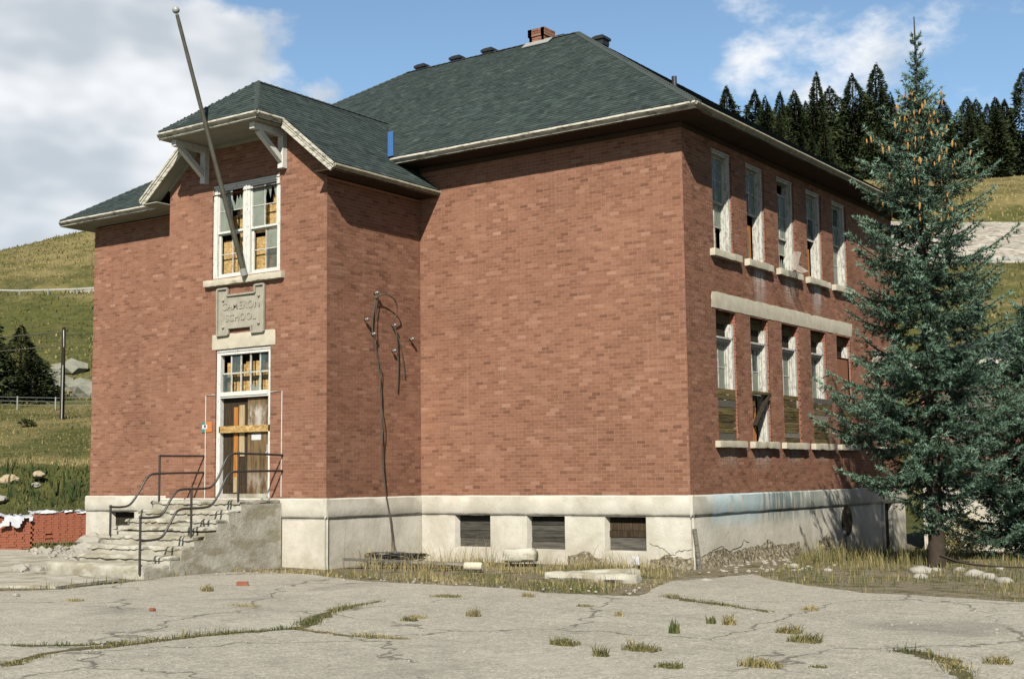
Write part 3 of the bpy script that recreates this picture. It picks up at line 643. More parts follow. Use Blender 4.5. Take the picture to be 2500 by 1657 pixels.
# eave trim of the main roof: crown gutter, fascia and soffit
def eave(a, b, out, z, parent, inset, gut=.10, drop=.155, mt=TRIM, soff=SOFFITD, endz=0):
    """a,b: outer line of the roof edge; out: outward unit"""
    a = Vector(a); b = Vector(b); o_ = Vector(out); d = (b-a); seg = max(1, int(d.length/.5))
    prof = [(.02,.0),(.05,-.02),(.055,-.05),(.03,-.075),(.0,-.09),(-.005,-.10),(-.03,-.105),(-.03,-drop),(-.045,-drop-.003)]
    mb = MB(); K = len(prof)
    for i in range(seg+1):
        p = a+d*(i/seg); w = noise.noise(p*1.7)*.008
        for (x, zz) in prof: mb.v.append(tuple(p+o_*x+Vector((0,0,zz+w)))); mb.t.append(.5)
    mb.f = [(i*K+k, (i+1)*K+k, (i+1)*K+k+1, i*K+k+1) for i in range(seg) for k in range(K-1)] + [tuple(range(K)), tuple(seg*K+k for k in range(K))]
    g_ = fixnormals(mb.build('eave_gutter', mt, parent))
    p0, p1 = a-o_*.03+Vector((0,0,-drop-.001)), b-o_*.03+Vector((0,0,-drop-.001)); mb = MB(); mb.prism([p0, p1, p1-o_*inset, p0-o_*inset], (0,0,.02)); fixnormals(mb.build('soffit', soff, parent))
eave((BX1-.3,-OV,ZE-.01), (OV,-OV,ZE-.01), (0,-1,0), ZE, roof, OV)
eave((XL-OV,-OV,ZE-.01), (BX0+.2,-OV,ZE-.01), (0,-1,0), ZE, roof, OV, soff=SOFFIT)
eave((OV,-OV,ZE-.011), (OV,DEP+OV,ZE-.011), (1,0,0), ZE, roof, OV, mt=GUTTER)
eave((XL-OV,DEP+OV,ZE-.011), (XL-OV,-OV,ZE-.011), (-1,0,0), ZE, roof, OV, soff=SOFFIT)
mb = MB(); mb.box(BX1+.0,.025,-.025,-.002,7.70,7.82); mb.build('frieze_board', SOFFITD, roof); mb = MB(); mb.box(.002,.024,.0,DEP,7.70,7.815); mb.build('frieze_board', SOFFITD, roof)
# bay roof (clipped gable with a bracketed hood)
M_, ZB, EX, HW = .805, 9.76, 3.17, 1.62; RKY, HDY, APY = -3.66, -4.45, -2.86; ztop = lambda dx: ZB-M_*abs(dx)
mb = MB(); mb.cur = .4
for sg in (1, -1):
    P2 = [(3.17,RKY),(3.17,2.2),(0,2.2),(0,APY),(HW,HDY),(HW,RKY)]; q = [(BC+sg*x, y, ztop(x)) for x, y in P2]
    if sg < 0: q = q[::-1]
    mb.prism(q, (0,0,-.06))
mb.prism([(BC-HW,HDY,ztop(HW)),(BC+HW,HDY,ztop(HW)),(BC,APY,ZB)], (0,0,-.06))
broof = fixnormals(mb.build('bay_roof', SHING, school))
def yf(dx): return RKY if dx > HW else APY-(dx/HW)*(APY-HDY)
sb = math.hypot(EX, M_*EX); cb = EX/sb
shingle_rows('shingles', broof, (BC+EX,0,ztop(EX)+.006), (0,1,0), (-1,0,M_), (M_,0,1), sb, lambda q: yf(EX-q*cb), lambda q: 2.1, 13)
shingle_rows('shingles', broof, (BC-EX,0,ztop(EX)+.006), (0,1,0), (1,0,M_), (-M_,0,1), sb, lambda q: yf(EX-q*cb), lambda q: 2.1, 14)
hs = ZB-ztop(HW); hl = math.hypot(APY-HDY, hs); hc = HW/hl
shingle_rows('shingles', broof, (BC,HDY,ztop(HW)+.006), (1,0,0), (0,APY-HDY,hs), (0,-hs,APY-HDY), hl, lambda q: -HW+q*hc, lambda q: HW-q*hc, 15)
caps((BC+HW,HDY,ztop(HW)), (BC,APY,ZB), broof, .13, .18, .03); caps((BC-HW,HDY,ztop(HW)), (BC,APY,ZB), broof, .13, .18, .03); caps((BC,APY,ZB), (BC,1.8,ZB), broof, .2, .2)
zh = ztop(HW)
eave((BC-HW,HDY,zh-.01), (BC+HW,HDY,zh-.01), (0,-1,0), zh, broof, .0, drop=.165, soff=SOFFIT)
eave((BC+HW,HDY,zh-.012), (BC+HW,RKY,zh-.012), (1,0,0), zh, broof, .0, drop=.165, soff=SOFFIT); eave((BC-HW,RKY,zh-.012), (BC-HW,HDY,zh-.012), (-1,0,0), zh, broof, .0, drop=.165, soff=SOFFIT)
mb = MB(); mb.box(BC-HW+.03, BC+HW-.03, HDY+.03, BY-.003, zh-.175, zh-.15); mb.build('hood_soffit', SOFFIT, broof)
mb = MB(); mb.box(BC-HW+.05, BC+HW-.05, BY-.03, BY-.003, zh-.26, zh-.176); mb.build('hood_frieze', SOFFIT, broof)
for sg in (1, -1):
    A = Vector((BC+sg*(HW-.02), RKY, ztop(HW-.02)-.09)); B = Vector((BC+sg*(EX+.0), RKY, ztop(EX)-.09))
    mb = MB(); mb.bar(A, B, .05, .075, (0,0,1)); off = Vector((0,0.012,-.10)); mb.bar(A+off, B+off-(B-A).normalized()*.10, .04, .11, (0,0,1)); off = Vector((0,-.022,.055)); mb.bar(A+off, B+off, .05, .05, (0,0,1)); fixnormals(mb.build('rake_board', TRIM, broof))
    mb = MB(); A2 = Vector((BC+sg*(HW), RKY+.03, ztop(HW)-.20)); B2 = Vector((BC+sg*(EX-.14), RKY+.03, ztop(EX-.14)-.20)); mb.prism([A2, B2, B2+Vector((0,.38,0)), A2+Vector((0,.38,0))], (0,0,.02)); fixnormals(mb.build('rake_soffit', SOFFIT, broof))
    mb = MB(); A3 = Vector((BC+sg*HW, BY-.02, ztop(HW)-.25)); B3 = Vector((BC+sg*2.6, BY-.02, ztop(2.6)-.25)); mb.bar(A3, B3, .03, .07, (0,0,1)); fixnormals(mb.build('rake_frieze', SOFFIT, broof))
    a_, b_ = ((BC+EX,RKY,ztop(EX)-.01), (BC+EX,-.005,ztop(EX)-.01)) if sg > 0 else ((BC-EX,-.005,ztop(EX)-.01), (BC-EX,RKY,ztop(EX)-.01))
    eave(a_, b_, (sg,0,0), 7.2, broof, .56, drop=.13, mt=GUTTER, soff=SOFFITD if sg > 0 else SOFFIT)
    # timber bracket under the hood
    bx = BC+sg*1.28; br = thing('bracket', (bx, BY, 7.4), None, None); br.parent = school; br.matrix_parent_inverse = wm(school).inverted()
    MB().box(bx-.08, bx+.08, BY-.15, BY-.002, 7.40, zh-.178).build('post', WHITE, br, bevel=.006)
    MB().box(bx-.075, bx+.075, HDY+.17, BY-.152, zh-.33, zh-.178).build('beam', WHITE, br, bevel=.006)
    mb = MB(); mb.bar((bx, BY-.12, 7.58), (bx, HDY+.36, zh-.33), .12, .12, (1,0,0)); fixnormals(mb.build('brace', WHITE, br))
mb = MB(); c0 = Vector((BC+2.186,-.75,8.0)); c1 = Vector((BC+.70,1.01,9.19)); sd = Vector((.17,0,.0))
mb.prism([c0+Vector((.02,.0,.05)), c0+Vector((.20,.0,.05)), c1+Vector((.20,0,.05)), c1+Vector((.02,0,.05))], (0,0,-.02)); fixnormals(mb.build('blue_valley_flashing', BLUE, school))
# chimney, roof vents, plumbing stack
ch = thing('chimney', (-7.75, 6.55, 12.6), None, None); ch.parent = school; ch.matrix_parent_inverse = wm(school).inverted()
MB().box(-8.04,-7.60,6.33,6.81,12.4,13.18).build('core', MORTAR, ch)
r = random.Random(3)
for k in range(10):
    z = 12.46+k*.077; ext = .03 if k > 6 else 0; cx_, cy_, hw_ = -7.82, 6.57, .26
    for side in range(4):
        for j in range(2):
            L = 2*(hw_+ext)/2; off = .07*(1 if k % 2 else -1) if j else 0; a = -hw_-ext+j*L+off; b = (0 if j == 0 else hw_+ext)-.012+(.07*(1 if k % 2 else -1) if j == 0 else 0)
            mb = MB(); mb.cur = r.uniform(.15,.8); o_, i_ = hw_+ext, hw_-.1
            if side == 0: mb.box(cx_+a, cx_+b, cy_-o_, cy_-i_, z, z+.066)
            elif side == 1: mb.box(cx_+i_, cx_+o_, cy_+a, cy_+b, z, z+.066)
            elif side == 2: mb.box(cx_+a, cx_+b, cy_+i_, cy_+o_, z, z+.066)
            else: mb.box(cx_-o_, cx_-i_, cy_+a, cy_+b, z, z+.066)
            mb.build('brick', BRICK, ch)
mb = MB(); mb.prism([(-8.2,6.1,12.66),(-7.3,6.1,12.66),(-7.3,6.35,12.86),(-8.2,6.35,12.86)], (0,-.01,.02)); fixnormals(mb.build('flashing', TIN, ch))
def vent(x, y, z, tilt=0, along='x'):
    o = thing('roof_vent', (x, y, z), None, None); o.parent = school; o.matrix_parent_inverse = wm(school).inverted()
    mb = MB(); hw, hd = (.21,.19) if along == 'x' else (.19,.21); z -= .045
    mb.add([(x-hw*.8,y-hd*.8,z-.15),(x+hw*.8,y-hd*.8,z-.15),(x+hw*.8,y+hd*.8,z-.15),(x-hw*.8,y+hd*.8,z-.15),(x-hw*.8,y-hd*.8,z+.02),(x+hw*.8,y-hd*.8,z+.02),(x+hw*.8,y+hd*.8,z+.02),(x-hw*.8,y+hd*.8,z+.02)], [(0,1,5,4),(1,2,6,5),(2,3,7,6),(3,0,4,7),(0,3,2,1)]); mb.build('vent_base', BLACK, o)
    mb = MB(); mb.add([(x-hw,y-hd,z+.0),(x+hw,y-hd,z+.0),(x+hw,y+hd,z+.0),(x-hw,y+hd,z+.0),(x-hw,y-hd,z+.07),(x+hw,y-hd,z+.07),(x+hw,y+hd,z+.07),(x-hw,y+hd,z+.07),(x-hw*.6,y-hd*.6,z+.13),(x+hw*.6,y-hd*.6,z+.13),(x+hw*.6,y+hd*.6,z+.13),(x-hw*.6,y+hd*.6,z+.13)], [(0,3,2,1),(0,1,5,4),(1,2,6,5),(2,3,7,6),(3,0,4,7),(4,5,9,8),(5,6,10,9),(6,7,11,10),(7,4,8,11),(8,9,10,11)]); mb.build('vent_cap', BLACK, o)
for x in (-12.25,-10.89,-9.69): vent(x, 6.60, 13.0)
vent(-5.45, 5.95, 12.33, 0, 'y'); vent(-7.2, 6.72, 12.92)
MB().tube([(-1.2,2.04,9.0),(-1.2,2.04,9.52)], .06, 10).build('plumbing_stack', BLACK, school)

# ------------------------------------------------------------------ windows of the bay
def rect_frame(pl, mb, a0, a1, z0, z1, w, d0, d1, top=None, bot=None):
    top = w if top is None else top; bot = w if bot is None else bot
    pl.pbox(mb, a0, a0+w, z0, z1, d0, d1); pl.pbox(mb, a1-w, a1, z0, z1, d0, d1); pl.pbox(mb, a0+w, a1-w, z1-top, z1, d0, d1); pl.pbox(mb, a0+w, a1-w, z0, z0+bot, d0, d1); return mb
def part(parent, name, loc): o = thing(name, loc, None, None); o.parent = parent; o.matrix_parent_inverse = wm(parent).inverted(); return o
def shard(pl, parent, a0, a1, z0, z1, d, seed, keep='low'):
    r = random.Random(seed); n = 7; pts = [(a0, z0), (a1, z0)]
    for i in range(n+1):
        f = 1-i/n; pts.append((a0+(a1-a0)*f, z0+(z1-z0)*(r.uniform(.1, .75) if 0 < i < n else r.uniform(.5, 1))))
    if keep == 'high': pts = [(p[0], z0+z1-p[1]) for p in pts]
    mb = MB(); mb.prism([pl.P(p[0], p[1], d) for p in pts], tuple(pl.n*-.004)); fixnormals(mb.build('broken_pane', GLASS, parent))
def panes(pl, parent, a0, a1, z0, z1, nx, nz, d, spec, bw=.022):
    """muntins between panes; spec gives each pane: g glass, c clear, x missing, b broken below, t broken above"""
    mb = MB()
    for i in range(1, nx): a = a0+(a1-a0)*i/nx; pl.pbox(mb, a-bw/2, a+bw/2, z0, z1, d-.015, d+.012)
    for j in range(1, nz): z = z0+(z1-z0)*j/nz; pl.pbox(mb, a0, a1, z-bw/2, z+bw/2, d-.012, d+.009)
    if mb.v: mb.build('muntin', WHITEW, parent)
    for j in range(nz):
        for i in range(nx):
            s = spec[(nz-1-j)*nx+i]
            A0, A1 = a0+(a1-a0)*i/nx+bw/2, a0+(a1-a0)*(i+1)/nx-bw/2; Z0, Z1 = z0+(z1-z0)*j/nz+bw/2, z0+(z1-z0)*(j+1)/nz-bw/2
            if s in 'gc': pl.pbox(MB(), A0, A1, Z0, Z1, d-.005, d).build('pane', GLASS if s == 'g' else GLASSC, parent)
            elif s == 'b': shard(pl, parent, A0, A1, Z0, Z1, d, i*7+j*3+int(a0*10), 'low')
            elif s == 't': shard(pl, parent, A0, A1, Z0, Z1, d, i*7+j*3+int(a0*10), 'high')
w = part(school, 'bay_window', BAYF.P(BC, 5.07))
mb = rect_frame(BAYF, MB(), WIN[0], WIN[1], WIN[2], WIN[3], .13, -.13, -.03, .10, .07); BAYF.pbox(mb, -9.72, -9.50, WIN[2]+.07, WIN[3]-.10, -.13, -.025); BAYF.pbox(mb, -9.63, -9.59, WIN[2]+.07, WIN[3]-.10, -.025, -.01)
BAYF.pbox(mb, WIN[0]+.01, WIN[1]-.01, WIN[3]-.05, WIN[3]-.01, -.03, -.005); mb.build('window_frame', WHITE, w, bevel=.004)
for a0, a1, su, sl2 in ((-10.59,-9.72,'gbgx','xxxx'), (-9.50,-8.63,'gtgx','xgxc')):
    mb = rect_frame(BAYF, MB(), a0, a1, 6.16, WIN[3]-.10, .045, -.10, -.055, .045, .05); mb.build('upper_sash', WHITE, w)
    panes(BAYF, w, a0+.045, a1-.045, 6.21, WIN[3]-.145, 2, 2, -.08, su)
    mb = rect_frame(BAYF, MB(), a0, a1, WIN[2]+.07, 6.18, .055, -.145, -.102, .05, .07); mb.build('lower_sash', WHITE, w)
    panes(BAYF, w, a0+.055, a1-.055, WIN[2]+.14, 6.13, 2, 2, -.125, sl2)
for x0, x1, z0, z1, d in ((-10.62,-10.12,5.1,6.02,-.24),(-10.10,-9.6,5.1,5.62,-.25),(-10.09,-9.62,5.66,6.55,-.27),(-9.62,-9.1,5.1,6.0,-.24),(-9.08,-8.55,5.1,5.7,-.25),(-10.6,-10.15,6.2,6.6,-.26),(-9.6,-9.15,6.1,6.75,-.27),(-9.62,-9.3,6.3,7.0,-.29),(-10.1,-9.75,6.6,6.95,-.29),(-9.1,-8.56,5.74,6.72,-.26),(-8.98,-8.7,6.75,6.93,-.25)): BAYF.pbox(MB(), x0, x1, z0, z1, d-.02, d).build('board', OSB, w)
BAYF.pbox(MB(), -10.7,-8.52,5.0,7.35,-.42,-.40).build('dark_backing', WOODD, w)  # dark sheet added behind the sashes to make the interior read black
fixnormals(rough_box(-10.90, -8.34, BY-.13, BY+.1, 4.90, 5.07, .07, .008, 1.3).build('window_sill', STONE, w, True))
mb = MB(); mb.box(-10.84,-10.80,BY-.012,BY,5.07,7.3); 
# entrance: transom, doors, lintel
d_ = part(school, 'entrance', BAYF.P(BC, 0))
mb = MB(); BAYF.pbox(mb, DOOR[0], DOOR[0]+.12, 0, DOOR[3], -.15, -.03); BAYF.pbox(mb, DOOR[1]-.09, DOOR[1], 0, DOOR[3], -.15, -.03); BAYF.pbox(mb, DOOR[0]+.12, DOOR[1]-.09, DOOR[3]-.13, DOOR[3], -.15, -.03); BAYF.pbox(mb, DOOR[0]+.12, DOOR[1]-.09, 2.29, 2.43, -.15, -.02); BAYF.pbox(mb, DOOR[0]+.02, DOOR[1]-.02, DOOR[3]-.06, DOOR[3]-.03, -.03, -.012); BAYF.pbox(mb, DOOR[0]+.14, DOOR[1]-.10, 2.33, 2.36, -.02, .0); mb.build('door_frame', WHITE, d_, bevel=.004)
panes(BAYF, d_, DOOR[0]+.12, DOOR[1]-.09, 2.43, DOOR[3]-.13, 5, 2, -.09, 'xcxxccxxbx', .035)
for k in range(5):
    x0 = -10.38+k*.31; BAYF.pbox(MB(), x0, x0+.265+.02*(k % 2), 2.44, 3.12-(.05 if k in (1,4) else 0), -.22, -.20).build('board', OSB, d_)
BAYF.pbox(MB(), -10.43,-8.87,2.70,2.76,-.19,-.17).build('batten', WOODD, d_); BAYF.pbox(MB(), -10.45,-8.85,2.4,3.35,-.36,-.34).build('dark_backing', WOODD, d_)  # dark sheet added behind the transom, standing for the unlit interior
BAYF.pbox(MB(), -10.43,-9.60,.05,2.29,-.17,-.14).build('left_door', WOODB, d_)
BAYF.pbox(MB(), -9.59,-8.885,.03,2.27,-.14,-.10).build('right_door', PEEL, d_)
BAYF.pbox(MB(), -10.06,-9.93,.12,2.08,-.14,-.115).build('upright_plank', WOODO, d_); BAYF.pbox(MB(), -9.89,-9.72,.95,2.12,-.14,-.12).build('upright_plank', WOODP, d_)
BAYF.pbox(MB(), -10.05,-9.94,.13,.48,-.115,-.105).build('pale_patch', WOODP, d_); BAYF.pbox(MB(), -10.33,-9.75,.33,.73,-.14,-.13).build('low_panel', WOODB, d_)
BAYF.pbox(MB(), -10.43,-8.88,.0,.10,-.16,-.09).build('threshold', CONC, d_)
BAYF.pbox(MB(), -10.47,-8.81,1.49,1.645,-.09,-.03)  .build('cross_board', OSB, d_, bevel=.004)
BAYF.pbox(MB(), -9.46,-9.16,1.31,1.43,-.099,-.095).build('paper_notice', SGW, d_)
mb = MB(); mb.ball(BAYF.P(-8.95,1.02,-.07), .03, 8, 6); BAYF.pbox(mb, -8.975,-8.925,.93,1.2,-.098,-.09); mb.build('door_handle', TIN, d_)
fixnormals(rough_box(-10.69, -8.62, BY-.018, BY+.05, 3.422, 3.785, .09, .004, 2.0, .012).build('door_lintel', STONE, d_, True))
# inscribed plaque
pq = thing('stone_plaque', BAYF.P(-9.71, 3.75), 'notched stone name plaque with raised lettering above the entrance lintel', 'plaque')
T0, T1 = -10.47, -8.955
out = [(T0,3.75),(-10.10,3.75),(-10.10,3.90),(-9.34,3.90),(-9.34,3.75),(T1,3.75),(T1,4.83),(-9.24,4.83),(-9.24,4.66),(-10.14,4.66),(-10.14,4.83),(T0,4.83)]
mb = MB(); mb.prism([BAYF.P(x, z, .035) for x, z in out], tuple(BAYF.n*-.05)); fixnormals(mb.build('plaque_panel', PLAQ, pq))
mb = MB()
for (p, q) in zip(out, out[1:]+out[:1]): mb.bar(BAYF.P(p[0],p[1],.06), BAYF.P(q[0],q[1],.045), .04, .05, tuple(BAYF.n))
fixnormals(mb.build('plaque_border', PLAQ, pq))
for x, z in ((-10.28,4.56),(-9.12,4.58),(-10.28,3.93),(-9.12,3.95)): MB().ball(BAYF.P(x, z, .05), .035, 10, 6).build('boss', PLAQ, pq, True)
def lettering(txt, x, z, size, parent, depth=.012, m=PLAQ):
    cu = bpy.data.curves.new('lettering', 'FONT'); cu.body = txt; cu.size = size; cu.extrude = depth; cu.align_x = 'CENTER'; cu.space_character = 1.08; cu.offset = .004
    t = bpy.data.objects.new('tmp', cu); COL.objects.link(t); dg = bpy.context.evaluated_depsgraph_get(); me = bpy.data.meshes.new_from_object(t.evaluated_get(dg)); bpy.data.objects.remove(t)
    me.materials.clear(); me.materials.append(m); me.transform(Matrix.Translation((x, BY-.038, z)) @ Matrix.Rotation(R(90), 4, 'X')); return link('lettering', me, parent)
lettering('CAMERON', -9.71, 4.33, .245, pq); lettering('SCHOOL', -9.71, 4.06, .235, pq)

# ------------------------------------------------------------------ windows of the side wall
fixnormals(rough_box(-.05, .02, 1.19, 9.58, 3.992, 4.365, .12, .005, 4.0, .015).build('long_lintel', STONE, school, True))
fixnormals(rough_box(-.05, .02, 11.05, 12.5, 3.432, 3.79, .12, .005, 5.0, .015).build('lintel', STONE, school, True))
PB = RIGHT.pbox
for i, (a, b) in enumerate(upY):
    w = part(school, 'upper_window', RIGHT.P((a+b)/2, 5.28)); r = random.Random(i+40)
    mb = rect_frame(RIGHT, MB(), a, b, 5.28, 7.57, .09, -.27, -.05, .11, .05); PB(mb, b-.13, b-.09, 5.33, 7.46, -.27, -.12); PB(mb, a+.02, b-.02, 7.51, 7.55, -.05, -.02); mb.build('window_frame', WHITEW, w)
    ml = (6.40, 6.40, 6.08, 6.30, 6.40)[i]
    mb = rect_frame(RIGHT, MB(), a+.09, b-.09, ml, 7.46 if i != 2 else 7.2, .045, -.205, -.165); mb.build('upper_sash', WHITEW, w); panes(RIGHT, w, a+.135, b-.135, ml+.045, (7.46 if i != 2 else 7.2)-.045, 2, 2, -.185, ('gggg','ggcg','cggg','ggcc','gccg')[i])
    if i in (0, 2, 4):
        zt = min(ml, 6.4)+.04; mb = rect_frame(RIGHT, MB(), a+.09, b-.09, 5.33, zt, .045, -.245, -.207); mb.build('lower_sash', WHITEW, w); panes(RIGHT, w, a+.135, b-.135, 5.375, zt-.045, 2, 2, -.225, ('ggbx','cgxb','gggg')[i//2])
    if i == 0: PB(MB(), a+.1, b-.3, 5.3, 5.9, -.30, -.28).build('board', OSB, w)
    if i == 1: PB(MB(), a+.1, b-.42, 5.3, 6.05, -.26, -.24).build('board', WOODG, w); PB(MB(), b-.40, b-.25, 5.3, 6.2, -.28, -.26).build('board', WOODO, w)
    if i == 2: PB(MB(), a+.1, b-.5, 5.3, 5.62, -.30, -.28).build('board', OSB, w)
    if i == 3: PB(MB(), a+.12, b-.5, 5.3, 5.95, -.28, -.26).build('board', OSB, w); PB(MB(), b-.45, b-.32, 5.3, 6.1, -.26, -.23).build('board', WOODO, w)
    if i == 4: PB(MB(), a+.1, b-.12, 5.3, 6.3, -.30, -.28).build('board', WOODG, w)
    PB(MB(), a, b, 5.2, 7.6, -.45, -.43).build('dark_backing', WOODD, w)  # added dark sheet in place of the unlit room behind the sash
    fixnormals(rough_box(-.1, .13, a-.19, b+.2, 5.115, 5.278, .075, .014, i*1.7, .010).build('window_sill', STONE, w, True))
for i, (a, b) in enumerate(upY):
    w = part(school, 'lower_window', RIGHT.P((a+b)/2, 1.14)); r = random.Random(i+70)
    PB(MB(), a, b, 3.72, 3.988, -.22, -.16).build('head_board', WOODM, w); PB(MB(), a, b, 3.40, 3.72, -.26, -.22).build('head_board', WOODD, w)
    mb = MB(); PB(mb, b-.10, b, 1.14, 3.72, -.27, -.06); PB(mb, b-.15, b-.10, 1.14, 3.31, -.27, -.14); PB(mb, a, a+.08, 1.14, 3.72, -.27, -.10); PB(mb, a+.08, b-.10, 3.31, 3.42, -.27, -.10); PB(mb, a+.05, b-.05, 3.37, 3.41, -.10, -.06); mb.build('window_frame', WHITEW, w)
    PB(MB(), a, b, 1.1, 4.0, -.45, -.43).build('dark_backing', WOODD, w)  # added dark sheet that stands for the dark room behind
    if i < 4:
        mb = rect_frame(RIGHT, MB(), a+.08, b-.16, 2.2, 3.31, .045, -.225, -.18); mb.build('sash', WHITEW, w); panes(RIGHT, w, a+.125, b-.205, 2.245, 3.265, 2, 2, -.20, ('gggg','gcgg','ggcg','gcbg')[i])
    else:
        PB(MB(), a+.01, b-.01, 2.2, 3.42, -.09, -.06).build('plywood', plain('red_plywood', (.27,.115,.06), .25, 3), w)
    if i != 1:
        z = 1.15; tops = 2.28 if i != 4 else 2.2; dd = (0,0,0,.05,0)[i]; sh = (0,0,0,.18,.05)[i]
        while z < tops-.04:
            h = min(r.uniform(.10,.17), tops-z); mb = MB(); PB(mb, a+.005+(.06 if i == 3 else 0), b-.005+(.30 if i == 3 else 0), z, z+h-.012, -.085+dd+r.uniform(-.012,.012), -.055+dd+r.uniform(-.006,.012), r.uniform(.1,1)); mb.build('plank', WOODM if r.random() < .8 else WOODG, w); z += h
    else:
        mb = MB(); PB(mb, a, b+.02, 2.22, 2.28, -.14, .02); mb.build('shelf_board', WOODM, w)
        mb = MB(); mb.bar(RIGHT.P(b-.12,2.22,.0), RIGHT.P(a+.30,1.5,-.1), .05, .12, (1,0,0)); fixnormals(mb.build('fallen_board', WOODD, w))
        for k in range(5): PB(MB(), a+.02, a+.36-.06*k, 2.08-k*.14, 2.2-k*.14, -.10, -.07).build('plank', WOODM, w)
        PB(MB(), a+.35, a+.5, 1.15, 2.2, -.18, -.15).build('board', WOODO, w); PB(MB(), a+.02, a+.34, 1.15, 1.55, -.18, -.15).build('board', WOODP, w)
    fixnormals(rough_box(-.1, .13, a-.19, b+.2, .985, 1.138, .075, .014, i*2.3+9, .010).build('window_sill', STONE, w, True))
w = part(school, 'lower_window', RIGHT.P(11.75, 1.1)); PB(MB(), 11.2, 12.3, 1.1, 3.43, -.2, -.17).build('board', WOODD, w)
fixnormals(rough_box(-.1, .13, 11.0, 12.5, .96, 1.098, .06, .016, 33, .03).build('window_sill', STONE, w, True))

# ------------------------------------------------------------------ entrance steps and rails
st = thing('entrance_steps', (-9.75, -5.2, -1.5), 'crumbling concrete steps with a landing leading up to the boarded entrance', 'steps')
ys = [-4.59,-4.93,-5.25,-5.58,-5.87,-6.2,-6.5,-7.14]; zs = [-.02,-.22,-.40,-.545,-.72,-.915,-1.09,-1.235]; yb = BY-.1
for i, (y, z) in enumerate(zip(ys, zs)):
    xl = -11.2-.03*i; zl = -1.7 if i == 7 else -1.7
    fixnormals(rough_box(xl, -8.30-.004*i, y, yb, z-.095 if i < 7 else -1.6, z, .07, .017, i*1.9+.7, .030).build('step', CONC, st, True)); yb = y+.06
fixnormals(rough_box(-11.2, -8.30, -6.6, BY-.1, -1.65, -.35, .14, .006, 21, .02).build('core', CONC, st, True)) if False else None
mb = MB(); pr = [(BY-.09,-.1)]
for y, z in zip(ys, zs): pr += [(y+.05, pr[-1][1]), (y+.05, z-.26)]
pr += [(ys[-1]+.05,-1.7),(BY-.09,-1.7)]
mb.prism([(-8.318, y, z) for y, z in pr], (-2.85,0,0)); fixnormals(mb.build('stair_side', CONC, st))
RX = -8.37
def rail(name, label, x, tops, lows, posts):
    o = thing(name, (x, -5, -.5), label, 'handrail')
    for nm, pth in (('top_rail', tops), ('lower_rail', lows)):
        if pth: MB().tube(smoothpath([(x, y, z) for y, z in pth], 5), .024, 8).build(nm, RAIL, o, True)
    for y, z0, z1 in posts:
        p_ = MB(); p_.tube([(x,y,z0),(x,y,z1)], .025, 8); p_.ball((x,y,z1+.005), .036, 8, 6); p_.tube([(x,y,(z0+z1)/2-.0),(x,y,(z0+z1)/2+.001)], .026, 8); p_.build('post', RAIL, o, True)
    return o
rail('handrail', 'double-rail iron pipe handrail with three posts, right side of the entrance steps', RX,
     [(-7.16,-.30),(-6.85,-.30),(-6.62,-.25),(-6.42,.02),(-6.25,.20),(-6.1,.24),(-5.87,.245),(-5.5,.25),(-5.32,.29),(-5.14,.48),(-4.96,.80),(-4.82,.94),(-4.66,.975),(-4.4,.975),(-3.8,.965),(-3.26,.95)],
     [(-7.15,-.75),(-6.8,-.74),(-6.6,-.68),(-6.42,-.44),(-6.26,-.22),(-6.1,-.155),(-5.86,-.15),(-5.5,-.14),(-5.32,-.09),(-5.14,.10),(-4.96,.40),(-4.82,.55),(-4.66,.59),(-4.4,.597),(-3.8,.602),(-3.26,.605)],
     [(-7.155,-1.40,-.29),(-5.865,-.73,.25),(-4.575,-.05,.98)])
rail('handrail', 'iron pipe handrail with two posts, left side of the entrance steps', -10.91,
     [(-4.56,.97),(-4.2,.97),(-3.7,.972),(-3.26,.974)], [(-5.875,-.13),(-5.6,-.14),(-5.36,-.09),(-5.14,.15),(-4.95,.43),(-4.78,.56),(-4.56,.575),(-4.1,.585),(-3.26,.593)],
     [(-5.875,-.74,-.125),(-4.56,-.05,.97)])
# ------------------------------------------------------------------ things fixed to the front
fp = thing('flagpole', (-9.457,-3.42,5.06), 'bare leaning flagpole with ball finial rising from the bay window sill', 'flagpole')
A = Vector((-9.457,-3.42,5.06)); B = Vector((-9.457,-5.50,10.60)); n = 26
MB().tube([A+(B-A)*(i/n) for i in range(n+1)], [.062-.022*i/n+.002*math.sin(i*2.1) for i in range(n+1)], 12).build('pole', POLE, fp, True)
MB().ball(B+Vector((0,-.03,.09)), .082, 14, 10).build('finial', TIN, fp, True); MB().tube([A, A+(B-A).normalized()*.16], .078, 12).build('socket', TIN, fp)
sg_ = thing('notice_sign', BAYF.P(-10.82,1.52), 'small orange and teal notice sign fixed beside the entrance', 'sign')
BAYF.pbox(MB(), -10.87,-10.645,1.525,1.765,.012,.02).build('orange_panel', SGO, sg_); BAYF.pbox(MB(), -10.99,-10.872,1.52,1.77,.012,.02).build('teal_panel', SGG, sg_); BAYF.pbox(MB(), -10.97,-10.80,1.60,1.70,.021,.024).build('white_label', SGW, sg_); BAYF.pbox(MB(), -10.90,-10.845,1.63,1.69,.025,.027).build('dark_mark', SGK, sg_)
cn = thing('door_conduit', BAYF.P(-9.65,0), 'thin white painted line framing the entrance doorway on the brick', 'conduit')
for pts in ([(-10.867,.0),(-10.867,2.378),(-10.56,2.385)], [(-8.41,.03),(-8.40,2.374),(-8.77,2.37)]):
    MB().tube([BAYF.P(x, z, .012) for x, z in pts], .0105, 6).build('conduit_run', WHITE, cn)
def cab(name, label, pts, r=.018):
    return tag(MB().tube(smoothpath([(BX1+d, y, z) for (y, z, d) in pts], 5), r, 6).build(name, CABLE, None, True), label, 'cable', 'loose cables on the bay side wall')
